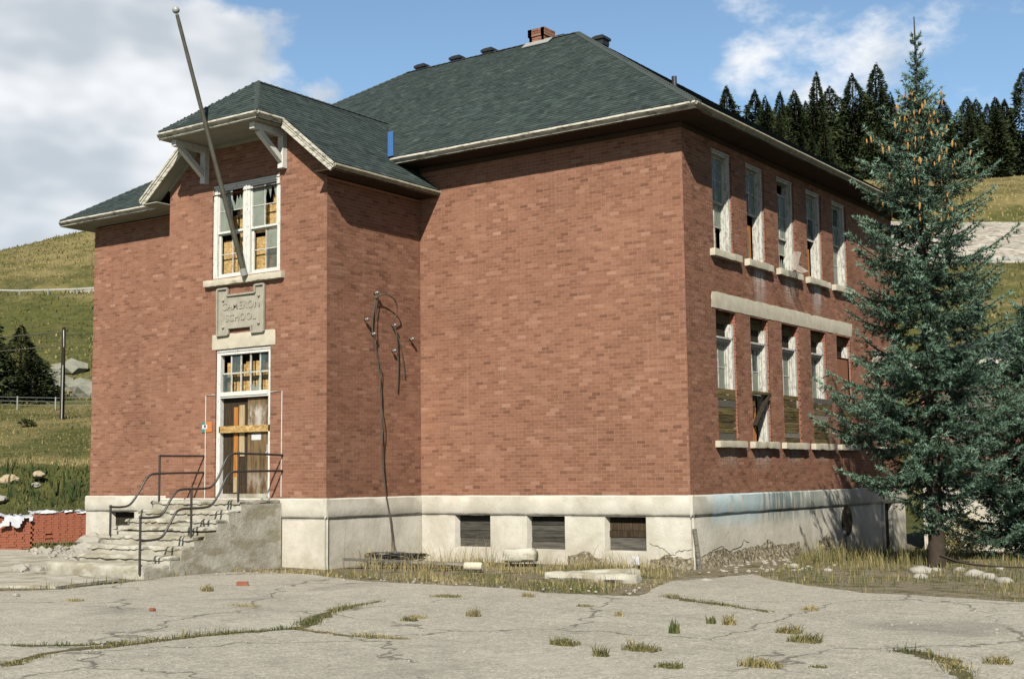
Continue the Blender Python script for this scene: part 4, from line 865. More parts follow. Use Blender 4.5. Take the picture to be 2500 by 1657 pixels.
cab('hanging_cable', 'long loose cable hanging from the insulator down to the weeds', [(-1.69,4.6,.08),(-1.79,4.09,.06),(-1.79,3.69,.05),(-1.69,3.34,.07),(-1.62,2.9,.08),(-1.55,2.36,.09),(-1.59,1.65,.12),(-1.57,1.03,.13),(-1.52,.54,.12),(-1.42,.05,.12),(-1.32,-.35,.13),(-1.25,-.75,.14),(-1.24,-1.01,.15),(-1.32,-1.4,.2)])
cab('hanging_cable', 'looped cable arching between insulators with a dangling tail', [(-1.75,4.48,.10),(-1.61,4.57,.14),(-1.4,4.58,.2),(-1.19,4.47,.22),(-1.07,4.25,.18),(-1.12,3.99,.10),(-1.04,3.75,.12),(-1.02,3.54,.12),(-.95,3.3,.09),(-.92,2.93,.07),(-.92,2.43,.05)], .017)
cab('hanging_cable', 'short frayed cable end hanging under the middle insulator', [(-.98,3.72,.10),(-.86,3.49,.09),(-.78,3.27,.08),(-.64,2.77,.05)], .014)
cab('hanging_cable', 'second thin cable twisted along the long hanging one', [(-1.66,4.55,.10),(-1.74,4.12,.10),(-1.72,3.7,.09),(-1.74,3.3,.10),(-1.58,2.9,.11),(-1.60,2.3,.10),(-1.53,1.7,.14),(-1.60,1.1,.15),(-1.50,.5,.13),(-1.44,0.0,.14),(-1.30,-.4,.14),(-1.28,-.8,.16),(-1.2,-1.1,.18),(-1.25,-1.42,.22)], .011)
for k, ((y, z), wh) in enumerate(zip(((-1.69,4.62),(-2.03,3.98),(-1.79,3.67),(-1.07,3.93),(-1.07,3.34),(-.42,3.66)), ('topmost insulator holding the cable loop', 'leftmost insulator without any cable', 'insulator clamped on the long hanging cable', 'insulator at the lower end of the cable loop', 'lowest insulator under the cable loop', 'rightmost insulator near the wall corner'))):
    o = thing('insulator', (BX1, y, z), 'porcelain knob '+wh, 'insulator', 'insulators on the bay side wall')
    MB().tube([(BX1,y,z),(BX1+.10,y,z)], .014, 6).build('pin', RAIL, o)
    m_ = MB(); m_.tube([(BX1+.05,y,z-.015),(BX1+.07,y,z-.01),(BX1+.10,y,z),(BX1+.12,y,z),(BX1+.15,y,z+.005)], [.03,.045,.03,.045,.025], 9); m_.build('knob', CERAM, o, True)
dsh = thing('satellite_dish', (.05, 5.4, 5.2), 'torn grey mesh dish hanging at the third upper side window', 'dish')
mb = MB(); c = Vector((.33,5.3,5.40)); ax = Vector((.75,-.35,.35)).normalized(); s1 = ax.cross(Vector((0,0,1))).normalized(); s2 = s1.cross(ax); K = 14
for i in range(6):
    for j in range(K+1):
        a = -2.2+j*4.1/K; rr_ = .40*i/5*(1-.25*max(0, math.sin(a*2.5))); mb.v.append(tuple(c+s1*rr_*math.cos(a)+s2*rr_*math.sin(a)*.8+ax*(rr_**2)*.55)); mb.t.append(.5)
mb.f = [(i*(K+1)+j, (i+1)*(K+1)+j, (i+1)*(K+1)+j+1, i*(K+1)+j+1) for i in range(5) for j in range(K)]; mb.build('dish_mesh', MESHG, dsh, True)
MB().tube([(.0,5.45,5.24),(.2,5.4,5.28),tuple(c)], .014, 6).build('arm', RAIL, dsh); MB().tube(smoothpath([(.2,5.4,5.26),(.16,5.6,5.05),(.06,5.85,4.72)], 4), .009, 5).build('lead_wire', CABLE, dsh)

def inpoly(P, poly):
    x, y = P[:,0], P[:,1]; c = np.zeros(len(P), bool); j = len(poly)-1
    for i in range(len(poly)):
        a, b = poly[i], poly[j]; k = ((a[1] > y) != (b[1] > y)) & (x < (b[0]-a[0])*(y-a[1])/(b[1]-a[1]+1e-12)+a[0]); c ^= k; j = i
    return c
# ------------------------------------------------------------------ clutter around the foundation
def G(x, y, dz=0): return (x, y, hz(x, y)+dz)
def solo(mb, name, m, label, cat, group=None, smooth=True): return tag(fixnormals(mb.build(name, m, None, smooth)), label, cat, group)
solo(MB().tube([(.17,.03,-1.75),(.14,-.01,-1.2),(.10,-.06,-.68)], [.055,.05,.045], 8), 'wooden_stake', WOODG, 'weathered wooden stake leaning against the foundation corner', 'stake')
solo(MB().tube([(.35,7.62,-1.9),(.34,7.63,-.95)], .045, 8), 'short_post', WOODG, 'short weathered post standing by the side wall near the spruce shadow', 'post')
solo(rough_box(-1.35, .45, -.28, .0, -.09, .10, .09, .015, 3, .04), 'kerb', CONC, 'broken concrete kerb in the grass, right-hand piece reaching the foundation corner', 'kerb')
k_ = bpy.data.objects['kerb']; k_.rotation_euler.z = R(57); k_.location = (-.62,-2.05,-1.47)
k2 = solo(rough_box(-1.0, 1.0, -.16, .16, -.1, .1, .09, .018, 8, .04), 'kerb', CONC, 'broken concrete kerb in the grass, left-hand piece beside the asphalt', 'kerb'); k2.rotation_euler.z = R(0); k2.location = (-.35,-3.3,-1.46)
b_ = solo(rough_box(-.36, .36, -.2, .2, 0, .30, .08, .02, 5, .04), 'concrete_block', CONC, 'grey concrete block lying in dry grass below the middle basement window', 'block'); b_.location = (-3.75,-.72,-1.42); b_.rotation_euler.z = R(24)
b_ = solo(MB().tube([(-.2,0,0),(-.17,0,0),(.17,0,0),(.21,0,0)], [.05,.085,.085,.06], 12), 'white_roll', STONE, 'short white roll lying in the grass at the asphalt edge', 'roll'); b_.location = (-3.62,-2.62,-1.38); b_.rotation_euler.z = R(12)
for k, (x, y, L, a, lab) in enumerate(((-5.15,-2.15,2.2,28,'long grey plank lying in grass beside the wire coil'),(-4.35,-2.55,1.5,20,'pale plank lying in the grass next to the white roll'),(-5.9,-2.8,1.7,24,'rotten grey plank half hidden in grass below the bay wall'))):
    o = solo(MB().box(-L/2, L/2, -.07, .07, 0, .04, (.4,.95,.3)[k]), 'plank', WOODG, lab, 'plank', 'planks on the ground', False); o.location = (x, y, -1.40+.03*k); o.rotation_euler = (R(4*k-3), R(2), R(a))
r = random.Random(5); mb = MB()
for k in range(9):
    rr_ = r.uniform(.3,.5); z = r.uniform(.02,.16); mb.tube([(math.cos(a)*rr_*1.5+r.uniform(-.02,.02), math.sin(a)*rr_*.7, z+.04*math.sin(a*2+k)) for a in np.linspace(0, 6.1, 22)], .013, 5)
o = solo(mb, 'wire_coil', BLACK, 'tangled coil of black wire dumped in the grass', 'wire'); o.location = (-6.35,-1.75,-1.42); o.rotation_euler.z = R(25)
o = solo(rough_box(-.09,.09,-.06,.06,0,.17,.06,.006,2,.01), 'white_can', SGW, 'small white box under the right basement window', 'box'); o.location = (-1.16,-.28,-1.42); o.rotation_euler = (R(8),R(6),R(20))
o = solo(MB().box(-.1,.1,-.05,.05,0,.066,.6), 'loose_brick', REDB, 'single red brick lying on the asphalt in front of the steps', 'brick', None, False); o.location = (-5.1,-7.54,-1.454); o.rotation_euler.z = R(40)
o = solo(rough_box(-.05,.05,-.03,.03,0,.05,.03,.006,2,.01), 'brick_fragment', REDB, 'tiny orange brick fragment on the cracked asphalt at left', 'brick fragment'); o.location = (-2.9,-11.4,-1.454)
o = solo(rough_box(-.06,.06,-.05,.05,0,.07,.04,.01,4,.02), 'stone_fragment', ROCK, 'dark stone on the asphalt near the left edge of the yard', 'stone'); o.location = (-6.9,-10.9,-1.454)
BOUL = ((-18.2,-.75,.42,ROCK,'large pale boulder left of the entrance steps',(1.15,.8,.85)),(-13.4,-4.4,.38,ROCK,'grey rock heap piece behind the left handrail post',(1.2,.9,.9)),(-12.4,-4.6,.30,ROCK,'dark rock tucked against the top of the steps',(1.1,1,.8)))
for k, (x, y, r_, m_, lab, sc) in enumerate(BOUL): solo(rock((x, y, hz(x,y)+r_*.45), r_, k*2.3+1, sc, 3, .35), 'boulder', m_, lab, 'boulder', 'boulders by the steps', False)
r = random.Random(21)
mb = MB()
for k in range(150):
    t = r.random(); x = -19+7.2*t+r.uniform(-.4,.4); y = -1.2-3.6*t+r.uniform(-1.0,.6); q = rock((x, y, -1.44), r.uniform(.03,.15), k*.37, (1,1,.7), 1, .3); mb.add(q.v, q.f)
for k in range(70):
    x = -11.3-abs(r.gauss(0,1.1)); y = r.uniform(-7.4,-3.8); q = rock((x, y, -1.42), r.uniform(.05,.2)*(1 if x > -12.5 else .6), k*.53, (1.2,1,.6), 1, .55); mb.add(q.v, q.f)
for k in range(110):
    x = r.uniform(.1,2.2); y = r.uniform(-.8,5.5); q = rock((x, y, hz(x,y)+.0), r.uniform(.015,.06), k*.37, (1,1,.7), 1, .3); mb.add(q.v, q.f)
for k in range(90):
    x = r.uniform(-8,2.0); y = r.uniform(-5.9,-4.7); q = rock((x, y, -1.455), r.uniform(.01,.035), k*.37, (1,1,.7), 1, .3); mb.add(q.v, q.f)
for k in range(900):
    x = r.uniform(-7.5, 9); y = r.uniform(-15.5, -4.6)+abs(r.gauss(0,.6)); q = rock((x, y, -1.453), r.uniform(.006,.02)*(1.5 if r.random() < .05 else 1), k*.41, (1,1,.7), 1, .3)
    if inpoly(np.array([(x, y)]), asph)[0]: mb.add(q.v, q.f)
tag(mb.build('rubble_stones', ROCK), 'scattered small rubble stones around the walls', 'rubble', None, 'stuff')
ST = [((1.59,1.42),.13,'round pale stone at the foot of the broken side plaster'),((2.6,.73),.09,'small pale stone in the tree shadow'),((1.69,-2.77),.14,'pale oval stone at the asphalt corner'),((4.31,1.13),.20,'flat grey stone just left of the spruce trunk foot'),((4.4,1.75),.11,'white stone beside the spruce trunk'),((4.85,1.83),.12,'white stone right behind the row near the spruce'),((5.41,.83),.18,'largest white stone in the row right of the spruce'),((5.81,.24),.16,'pale stone in the middle of the row right of the spruce'),((6.27,-.45),.15,'rightmost pale stone of the row by the spruce'),((5.38,2.63),.08,'small stone far right in the grass behind the row'),((4.7,-.12),.14,'half sunken grey stone nearest the asphalt in the row')]
for k, ((x, y), r_, lab) in enumerate(ST): solo(rock((x, y, hz(x,y)+r_*.12), r_*.85, k*1.7+3, (1.25,.9,.65), 2, .22), 'stone', ROCK, lab, 'stone', 'stones in the grass')

# brick stacks under plastic at the left
def stack(x0, y0, nx, ny, nz, rot, label):
    o = thing('brick_stack', (x0, y0, -1.46), label, 'brick stack', 'brick stacks left of the school'); o.rotation_euler.z = R(rot); r = random.Random(int(x0*10))
    me = []
    for t in (.15,.35,.5,.65,.85):
        mb = MB(); mb.box(-.1,.1,-.05,.05,-.033,.033,t); me.append(mesh_data('brick', np.array(mb.v), mb.f, REDB, False, mb.t))
    c = MB().box(-nx*.105+.03, nx*.105-.03, -ny*.055+.06, ny*.055-.06, .0, nz*.07-.02).build('core', REDB, o); c.matrix_parent_inverse = Matrix()
    for k in range(nz):
        for i in range(nx):
            for j in range(ny):
                if 0 < j < ny-1 and 0 < i < nx-1 and k < nz-1: continue
                if r.random() < .02: continue
                b = bpy.data.objects.new('brick', r.choice(me)); COL.objects.link(b); b.parent = o; b.location = ((i-(nx-1)/2)*.21+r.uniform(-.008,.008)+(.05 if k%2 else 0), (j-(ny-1)/2)*.11+r.uniform(-.006,.012), k*.07+.035); b.rotation_euler.z = r.uniform(-.03,.03)
    return o
stack(-22.6, 1.5, 9, 4, 13, 53, 'long stack of red bricks with plastic on top, next to the foundation corner')
stack(-20.6, -1.9, 7, 5, 13, 50, 'stack of red bricks at the picture edge, partly wrapped in torn plastic')
def drape(name, label, cx, cy, z, lx, ly, rot, seed, hang=.25):
    n, m = 34, 20; mb = MB(); c, s = math.cos(R(rot)), math.sin(R(rot))
    for i in range(n+1):
        for j in range(m+1):
            a = (i/n-.5)*lx; b = (j/m-.5)*ly; h = .10*noise.noise(Vector((a*2.6+seed, b*3.1, seed)))+.05*noise.noise(Vector((a*8, b*8, seed))); ed = max(0, abs(b)-ly*.33)
            drop = ed*hang*6*(.4+.9*noise.noise(Vector((a*1.6, seed*2, 1.5)))**2*3); bb = math.copysign(min(abs(b), ly*.33)+ed*.15, b)
            mb.v.append((cx+a*c-bb*s, cy+a*s+bb*c, z+h-min(drop, .55))); mb.t.append(.5)
    mb.f = [(i*(m+1)+j, (i+1)*(m+1)+j, (i+1)*(m+1)+j+1, i*(m+1)+j+1) for i in range(n) for j in range(m) if noise.noise(Vector((i*.16+seed, j*.22, seed))) < .16]
    return tag(mb.build(name, PLASTIC, None, True), label, 'plastic sheet', 'plastic over the bricks')
drape('plastic_sheet', 'crumpled white plastic sheet on the brick stack by the foundation', -22.6, 1.5, -.50, 2.0, .75, 53, 3.1, .15)
drape('plastic_sheet', 'torn white plastic sheet hanging over the stack at the picture edge', -20.6, -1.9, -.50, 1.6, 1.2, 50, 7.7, .5)

# ------------------------------------------------------------------ grass and weeds
def blades(n, pos, hmin, hmax, tint, width=.007, lean=.45, seed=0, tsd=.12):
    """pos: (N,3) roots; returns verts, quads(tri strips as tris), tints"""
    r = np.random.default_rng(seed); N = len(pos); h = r.uniform(hmin, hmax, N)*r.uniform(.35, 1, N)*(1+.45*np.clip(wnoise(pos[:,0], pos[:,1], 5.0, 17), -1, 1))*(1+.6*np.clip(wnoise(pos[:,0], pos[:,1], 1.9, 23), -1, 1)); a = r.uniform(0, 6.283, N); ln = r.uniform(.05, lean, N)*h; b = r.uniform(0, 6.283, N)
    wx, wy = np.cos(a)*width*r.uniform(.6,1.4,N), np.sin(a)*width*r.uniform(.6,1.4,N); dx, dy = np.cos(b)*ln, np.sin(b)*ln
    v = np.zeros((N,5,3)); v[:,0] = pos+np.stack([-wx,-wy,-.01*np.ones(N)],1); v[:,1] = pos+np.stack([wx,wy,-.01*np.ones(N)],1)
    mid = pos+np.stack([dx*.35,dy*.35,h*.6],1); v[:,2] = mid+np.stack([wx*.7,wy*.7,0*h],1); v[:,3] = mid-np.stack([wx*.7,wy*.7,0*h],1); v[:,4] = pos+np.stack([dx,dy,h*.95],1)
    f = np.array([(0,1,2),(0,2,3),(3,2,4)]); F_ = (np.arange(N)[:,None,None]*5+f[None]).reshape(-1,3)
    t = np.clip(np.asarray(tint)+r.normal(0, tsd, N), 0, 1); return v.reshape(-1,3), F_, np.repeat(t, 5)
def grass_obj(name, pos, hmin, hmax, tint, label, cat, kind=None, group=None, **kw):
    v, f, t = blades(len(pos), np.asarray(pos, float), hmin, hmax, tint, **kw); o = mesh_obj(name, v, f, GRASS, None, False, t); return tag(o, label, cat, group, kind)
def scatter(poly, n, seed, patch=1.2, thr=-.1, exclude=()):
    r = np.random.default_rng(seed); P = np.array(poly); lo, hi = P.min(0), P.max(0); Q = r.uniform(lo, hi, (n*4, 2)); Q = Q[inpoly(Q, poly)]
    Q = Q[wnoise(Q[:,0], Q[:,1], patch, seed) + r.normal(0, .35, len(Q)) > thr][:n]
    for e_ in exclude: Q = Q[~inpoly(Q, e_)]
    return np.column_stack([Q, height(Q[:,0], Q[:,1])])
bed = [(-8.2,-3.4),(-7.0,-3.4),(-7.0,-.08),(.1,-.08),(.3,-1),(1.3,-3.3),(1.7,-4.5),(2.1,-5.9),(.5,-6.2),(-1.7,-5.75),(-3.6,-5.75),(-6.1,-4.9),(-7.85,-5.2)]
P = scatter(bed, 7000, 31, 1.7, .42); grass_obj('dry_grass', P, .03, .20, .68+.2*np.clip(wnoise(P[:,0],P[:,1],.9,4),-1,1), 'low dry grass along the front foundation', 'grass', 'stuff', tsd=.2, seed=1)
near = [(-7.0,-1.6),(-7.0,-.1),(-.4,-.1),(-1.0,-1.3),(-3,-2.6),(-5.4,-3.2),(-6.9,-3.2)]
P = scatter(near, 2600, 32, 2.1, .5); grass_obj('tall_dry_grass', P, .2, .62, .8, 'tall straw-coloured grass against the plastered foundation', 'grass', 'stuff', seed=2, width=.005, lean=.7)
P = scatter([(-3.7,-2.9),(-.6,-3.6),(1.5,-4.6),(1.9,-5.8),(-1.6,-5.6),(-3.6,-5.5)], 1900, 33, 1.9, .45); grass_obj('green_grass', P, .04, .20, .46, 'greenish grass strip between the foundation and the asphalt', 'grass', 'stuff', seed=3, tsd=.2)
lawn = [(2.0,-1.4),(2.7,-2.1),(4.0,-3.2),(5.0,-3.85),(6.3,-4.0),(7.5,-4.3),(12,-6),(16,4),(10,16),(.3,16),(.3,4.5),(1.2,2.0)]
P = scatter(lawn, 17000, 34, 1.2, -.1); grass_obj('lawn_grass', P, .05, .20, .50+.16*np.clip(wnoise(P[:,0],P[:,1],.8,6),-1,1), 'patchy green and straw lawn under the spruces', 'grass', 'stuff', seed=4, tsd=.17, width=.008)
P = scatter([(1.6,1.8),(3.2,.6),(4.4,1.6),(4.2,4.5),(.6,7.5),(.5,4)], 2200, 35, 1.5, -.2); grass_obj('tall_lawn_grass', P, .15, .45, .58, 'tall grass between the side wall and the spruce trunk', 'grass', 'stuff', seed=5)
P = scatter([(-7.9,-5.3),(-7.9,-7.0),(-7.6,-7.9),(-7.4,-9.6),(-8.1,-10.4),(-12,-13.5),(-13,-12.5),(-9.5,-9.9),(-8.1,-9.2),(-8.3,-7.5),(-8.28,-5.0),(-8.0,-3.5)], 1500, 36, 2.0, -.1); grass_obj('edge_grass', P, .04, .2, .55, 'weeds along the edge between asphalt and steps', 'grass', 'stuff', seed=6, tsd=.2)
P = scatter([(-24,1.6),(-19.4,1.6),(-19.4,-.2),(-17,-1.9),(-21,-1.7),(-26,-1)], 2500, 37, 1.2, -.2); grass_obj('stack_grass', P, .06, .28, .45, 'grass around the brick stacks', 'grass', 'stuff', seed=7, width=.012)
# weeds rooted in the cracks of the yard
def crackline(pts, n, w, seed):
    r = np.random.default_rng(seed); P = np.array(pts); L = np.r_[0, np.cumsum(np.hypot(*np.diff(P, axis=0).T))]; t = r.uniform(0, L[-1], n); t = t[np.sin(t*4.1+seed)+np.sin(t*9.7)*.7+r.normal(0, .5, n) > -.5]
    x = np.interp(t, L, P[:,0])+r.normal(0, w, len(t)); y = np.interp(t, L, P[:,1])+r.normal(0, w, len(t)); return np.column_stack([x, y, np.full(len(t), -1.456)])
CR = [([(.23,-15.95),(-.23,-15.03),(-.06,-14.17),(0,-13.31),(.25,-12.55),(.51,-11.88),(.1,-11.2),(-.57,-10.02),(-.95,-8.59)], 3000, .055, 'long weedy crack winding across the left of the yard'),
      ([(.51,-11.95),(1.26,-12.15),(1.95,-12.2),(2.48,-12.11)], 700, .035, 'short weedy crack branching toward the middle of the yard'),
      ([(2.55,-5.85),(3.0,-6.2),(3.53,-6.52),(4.2,-6.85),(4.92,-7.31)], 900, .05, 'weedy crack near the asphalt corner by the lawn'),
      ([(7.7,-10.25),(8.12,-10.51),(8.4,-10.8),(8.57,-11.19),(9.0,-12)], 900, .06, 'weedy crack at the lower right of the yard'),
      ([(-1.24,-14.86),(-.63,-14.58),(-.2,-14.06)], 500, .04, 'weedy crack joining the long crack at far left')]
for k, (pts, n_, w_, lab) in enumerate(CR):
    # dirt filling of the crack, a thin irregular strip
    q = smoothpath([(p[0], p[1], 0) for p in pts], 8); r = random.Random(k); L_, R_ = [], []
    for i, p in enumerate(q):
        d = (q[min(i+1, len(q)-1)]-q[max(i-1, 0)]).normalized(); s_ = Vector((-d.y, d.x, 0)); ww = w_*1.9*(.35+1.7*abs(noise.noise(p*2.3)))*(.2 if i in (0, len(q)-1) else 1); j_ = s_*noise.noise(p*3.1)*.08
        L_.append(p+s_*ww+j_); R_.append(p-s_*ww*r.uniform(.6,1.3)+j_)
    mb = MB()
    for a_, b_ in zip(L_, R_): mb.v += [(a_.x, a_.y, -1.451), (b_.x, b_.y, -1.451)]; mb.t += [.5,.5]
    mb.f = [(2*i, 2*i+1, 2*i+3, 2*i+2) for i in range(len(q)-1)]; tag(fixnormals(mb.build('crack_dirt', CRACKD)), None, None, None, 'structure')
    P = crackline(pts, int(n_*1.5), w_*1.35, k+50); grass_obj('crack_weeds', P, .01, .06, .40+.25*np.clip(wnoise(P[:,0],P[:,1],2.2,k),-1,1), lab, 'weeds', 'stuff', seed=k+50, tsd=.2, lean=1.6, width=.005)
    P = crackline(pts, int(n_*.35), w_*.7, k+90); P = P[wnoise(P[:,0], P[:,1], 3.0, k+5) > .25]; grass_obj('crack_tufts', P, .04, .15, .36+.25*np.clip(wnoise(P[:,0],P[:,1],2.2,k),-1,1), 'taller tufts in the '+lab, 'weeds', 'stuff', seed=k+70, tsd=.15, lean=.9, width=.005)
WD = [((-5.32,-10.93),.22,.7,90,'straw-coloured weed tuft near the left edge of the yard'),((-4.76,-8.68),.14,.6,70,'low dry tuft in front of the steps'),((-2.25,-10.17),.30,.72,240,'long flat brown weed mat in the middle left of the yard'),((-.45,-7.59),.28,.5,220,'flat green-brown weed patch in front of the wire coil'),((.7,-6.98),.12,.6,80,'small dry tuft at the asphalt edge in front of the basement windows'),((2.29,-7.84),.14,.5,90,'two-tone tuft below the foundation corner'),((1.12,-10.25),.16,.7,120,'straw tuft with a green skirt in the middle of the yard'),((1.64,-9.69),.13,.55,80,'low brown tuft right of the straw tuft'),((3.38,-8.72),.08,.85,40,'tiny straw wisp in the middle of the yard'),((4.93,-10.07),.07,.2,60,'upright leafy green weed standing alone'),((4.86,-8.94),.06,.25,50,'thin upright green weed behind the leafy one'),((5.12,-8.95),.10,.6,50,'small low tuft right of the thin weed'),((6.1,-9.4),.16,.5,150,'rounded grass tussock right of the middle of the yard'),((6.58,-10.08),.22,.45,160,'long low green tuft in front of the tussock'),((4.36,-11.63),.20,.4,170,'green tuft at the left end of the front weed row'),((5.34,-11.61),.24,.45,200,'broad green tuft at the right end of the front weed row'),((5.2,-12.22),.10,.4,70,'little sprig in front of the weed row'),((6.2,-12.58),.16,.35,140,'green tuft at the bottom edge of the picture'),((6.95,-12.05),.26,.58,220,'wide straw patch at the bottom edge of the picture'),((7.45,-11.85),.10,.3,60,'small green sprig right of the wide straw patch'),((5.3,-6.81),.14,.7,70,'dry wisp near the lawn side of the yard'),((8.86,-10.71),.16,.55,90,'weed tuft near the lower right corner'),((1.24,-10.56),.14,.35,80,'green runner just in front of the straw tuft')]
for k, ((x, y), rad, ti, n_, lab) in enumerate(WD):
    n_ = int(n_*1.6); ti = ti+.08
    r = np.random.default_rng(k+200); P = np.column_stack([x+np.clip(r.normal(0, rad*.5, n_), -rad*.8, rad*.8), y+np.clip(r.normal(0, rad*.3, n_), -rad*.45, rad*.45), np.full(n_, -1.456)]); up_ = k in (9, 10)
    flat = k in (2, 3); grass_obj('weed_tuft', P, .02 if flat else .05, .18 if up_ else (.06 if flat else .15), ti, lab, 'weed', None, 'weeds growing through the yard', seed=k+300, width=.012 if up_ else .006, lean=.3 if up_ else 1.3)
# rough growth on the bank and hillside
r = np.random.default_rng(77)
def belt(n, u0, u1, v0, v1, seed):
    r = np.random.default_rng(seed); u = r.uniform(u0, u1, n); v = r.uniform(v0, v1, n); x = u*EV[0]+v*NV[0]; y = u*EV[1]+v*NV[1]; return np.column_stack([x, y, height(x, y)])
P = belt(14000, -46, -24, 36, 47, 1); v_ = P[:,0]*NV[0]+P[:,1]*NV[1]; grass_obj('bank_grass', P, .08, .38, np.where(v_ > 44, .72, .36)+.12*wnoise(P[:,0],P[:,1],.7,8), 'rough grass on the low bank at left', 'grass', 'stuff', width=.022, lean=.9, seed=8)
P = belt(16000, -75, -30, 47, 92, 2); grass_obj('slope_grass', P, .08, .25, .52+.15*wnoise(P[:,0],P[:,1],.25,9), 'mown slope grass between bank and fence at left', 'grass', 'stuff', width=.045, seed=9)
P = belt(26000, -150, -50, 92, 232, 3); grass_obj('hill_grass_left', P, .15, .6, .50+.16*wnoise(P[:,0],P[:,1],.11,10), 'wild grass on the left hillside', 'grass', 'stuff', width=.12, seed=10, tsd=.09)
P = belt(22000, 5, 90, 46, 200, 4); v_ = P[:,0]*NV[0]+P[:,1]*NV[1]; P = P[(v_ < 111)|(v_ > 142)]; v_ = P[:,0]*NV[0]+P[:,1]*NV[1]; grass_obj('hill_grass_right', P, .15, .6, np.where(v_ > 140, .64, .52)+.12*wnoise(P[:,0],P[:,1],.13,11), 'wild grass on the right hillside', 'grass', 'stuff', width=.10, seed=11, tsd=.08)
P = belt(900, -46, -24, 38.5, 43.5, 5); grass_obj('bank_brambles', P, .3, .9, .12, 'dark brambles on the bank at left', 'brambles', 'stuff', width=.07, seed=12)
for k, (x, y, z, r_, lab) in enumerate(((-51.1,19.0,.45,.45,'tan boulder on the bank at the left edge'),(-49.7,19.8,.75,.3,'upper pale boulder in the bank brambles'),(-49.3,19.4,.2,.22,'lower pale boulder in the bank brambles'),(-48.8,16.9,-.5,.3,'grey boulder at the foot of the bank at the left edge'))): solo(rock((x, y, z), r_, k+9.3, (1.2,1.2,.75), 3, .3), 'boulder', ROCKT if k < 2 else ROCK, lab, 'boulder', 'boulders on the bank', False)
for k in range(7):
    r_ = random.Random(k+900); x, y = -99+r_.uniform(-5,6), 58+r_.uniform(-3,4); solo(rock((x, y, hz(x,y)+.2), r_.uniform(.7,1.7), k+4.1, (1.3,1.2,.7), 2, .4), 'outcrop_rock', ROCKG, 'pale rock of the outcrop behind the utility pole', 'rock', 'outcrop rocks behind the pole', False)

# ------------------------------------------------------------------ utility pole, fence, guard rails
up_ = thing('utility_pole', (-73.3,38.5,4.7), 'dark wooden utility pole with conduit on the slope at left', 'utility pole'); z0 = hz(-73.3,38.5)
MB().tube([(-73.3,38.5,z0-.4),(-73.3,38.5,12.15)], [.20,.14], 10).build('pole', WOODD, up_, True); MB().tube([(-73.05,38.3,z0),(-73.05,38.3,9.2)], .05, 6).build('conduit', TIN, up_)
MB().tube(smoothpath([(-73.2,38.4,11.9),(-72.9,38.2,11.4),(-73.0,38.3,10.6)], 4), .03, 5).build('service_loop', SGW, up_)
for k, (za, zb_, lab) in enumerate(((11.8,10.6,'upper overhead wire running left from the utility pole'),(10.75,9.2,'lower overhead wire running left from the utility pole'))):
    tag(MB().tube([(-73.3-40*t, 38.5-21*t, za+(zb_-za)*t-1.0*4*t*(1-t)*.35) for t in np.linspace(0, 1, 14)], .035, 5).build('overhead_wire', CABLE, None, True), lab, 'wire', 'overhead wires')
fn = thing('wire_fence', (-90,49,7.3), 'thin wire fence along the top of the left slope', 'fence'); pts = []
for k in range(12):
    u_ = -78+k*3.6; v_ = 88.0; x, y = u_*EV[0]+v_*NV[0], u_*EV[1]+v_*NV[1]; z = hz(x, y); pts.append((x, y, z)); MB().tube([(x,y,z-.2),(x,y,z+1.25)], .06, 6).build('post', TIN, fn)
for h in (.45,.8,1.15): MB().tube([(p[0],p[1],p[2]+h) for p in pts], .016, 4).build('wire', TIN, fn)
def guard(u0, u1, v_, label, step=4.0):
    o = thing('guard_rail', (u0*EV[0]+v_*NV[0], u0*EV[1]+v_*NV[1], 0), label, 'guard rail'); n_ = int((u1-u0)/step); pts = []
    for k in range(n_+1):
        u_ = u0+(u1-u0)*k/n_; x, y = u_*EV[0]+v_*NV[0], u_*EV[1]+v_*NV[1]; z = hz(x, y); pts.append(Vector((x, y, z+.62))); MB().box(x-.08,x+.08,y-.08,y+.08,z-.3,z+.75).build('post', TIN, o)
    mb = MB()
    for p, q in zip(pts[:-1], pts[1:]): mb.bar(p, q, .06, .20)
    mb.build('rail', TIN, o)
guard(8, 76, 113.0, 'pale guard rail of the road cut across the right hillside'); guard(-118, -56, 147.5, 'pale guard rail of the road across the left hillside')

# ------------------------------------------------------------------ brick annex behind the spruces
an = thing('brick_annex', (4,15,-1.8), 'low red brick annex with dark roof glimpsed behind the spruces', 'building')
mb = MB(); mb.box(.3,9.5,14.2,22,0,3.45); mb.build('annex_wall', BRICKTEX, an); mb = MB(); mb.box(.25,9.55,14.14,22.05,-2.4,0); mb.build('annex_foundation', FOUND, an)
mb = MB(); mb.cur = .35; mb.add([(-.2,13.6,3.55),(10.1,13.6,3.55),(10.1,22.6,3.55),(-.2,22.6,3.55),(3.5,18.1,5.2),(6.5,18.1,5.2)], [(0,1,5,4),(1,2,5),(2,3,4,5),(3,0,4),(3,2,1,0)]); mb.build('annex_roof', SHING, an)
mb = MB(); mb.box(-.22,10.12,13.55,13.63,3.40,3.56); mb.build('annex_fascia', TRIM, an)
for x in (1.2,3.4,5.6):
    w = part(an, 'annex_window', (x, 14.2, 1.2)); MB().box(x,x+1.1,14.17,14.19,1.1,2.9).build('board', WOODG, w); MB().box(x-.1,x+1.2,14.06,14.19,.95,1.1).build('sill', STONE, w); MB().box(x-.1,x+1.2,14.17,14.198,2.9,3.2).build('lintel', STONE, w)

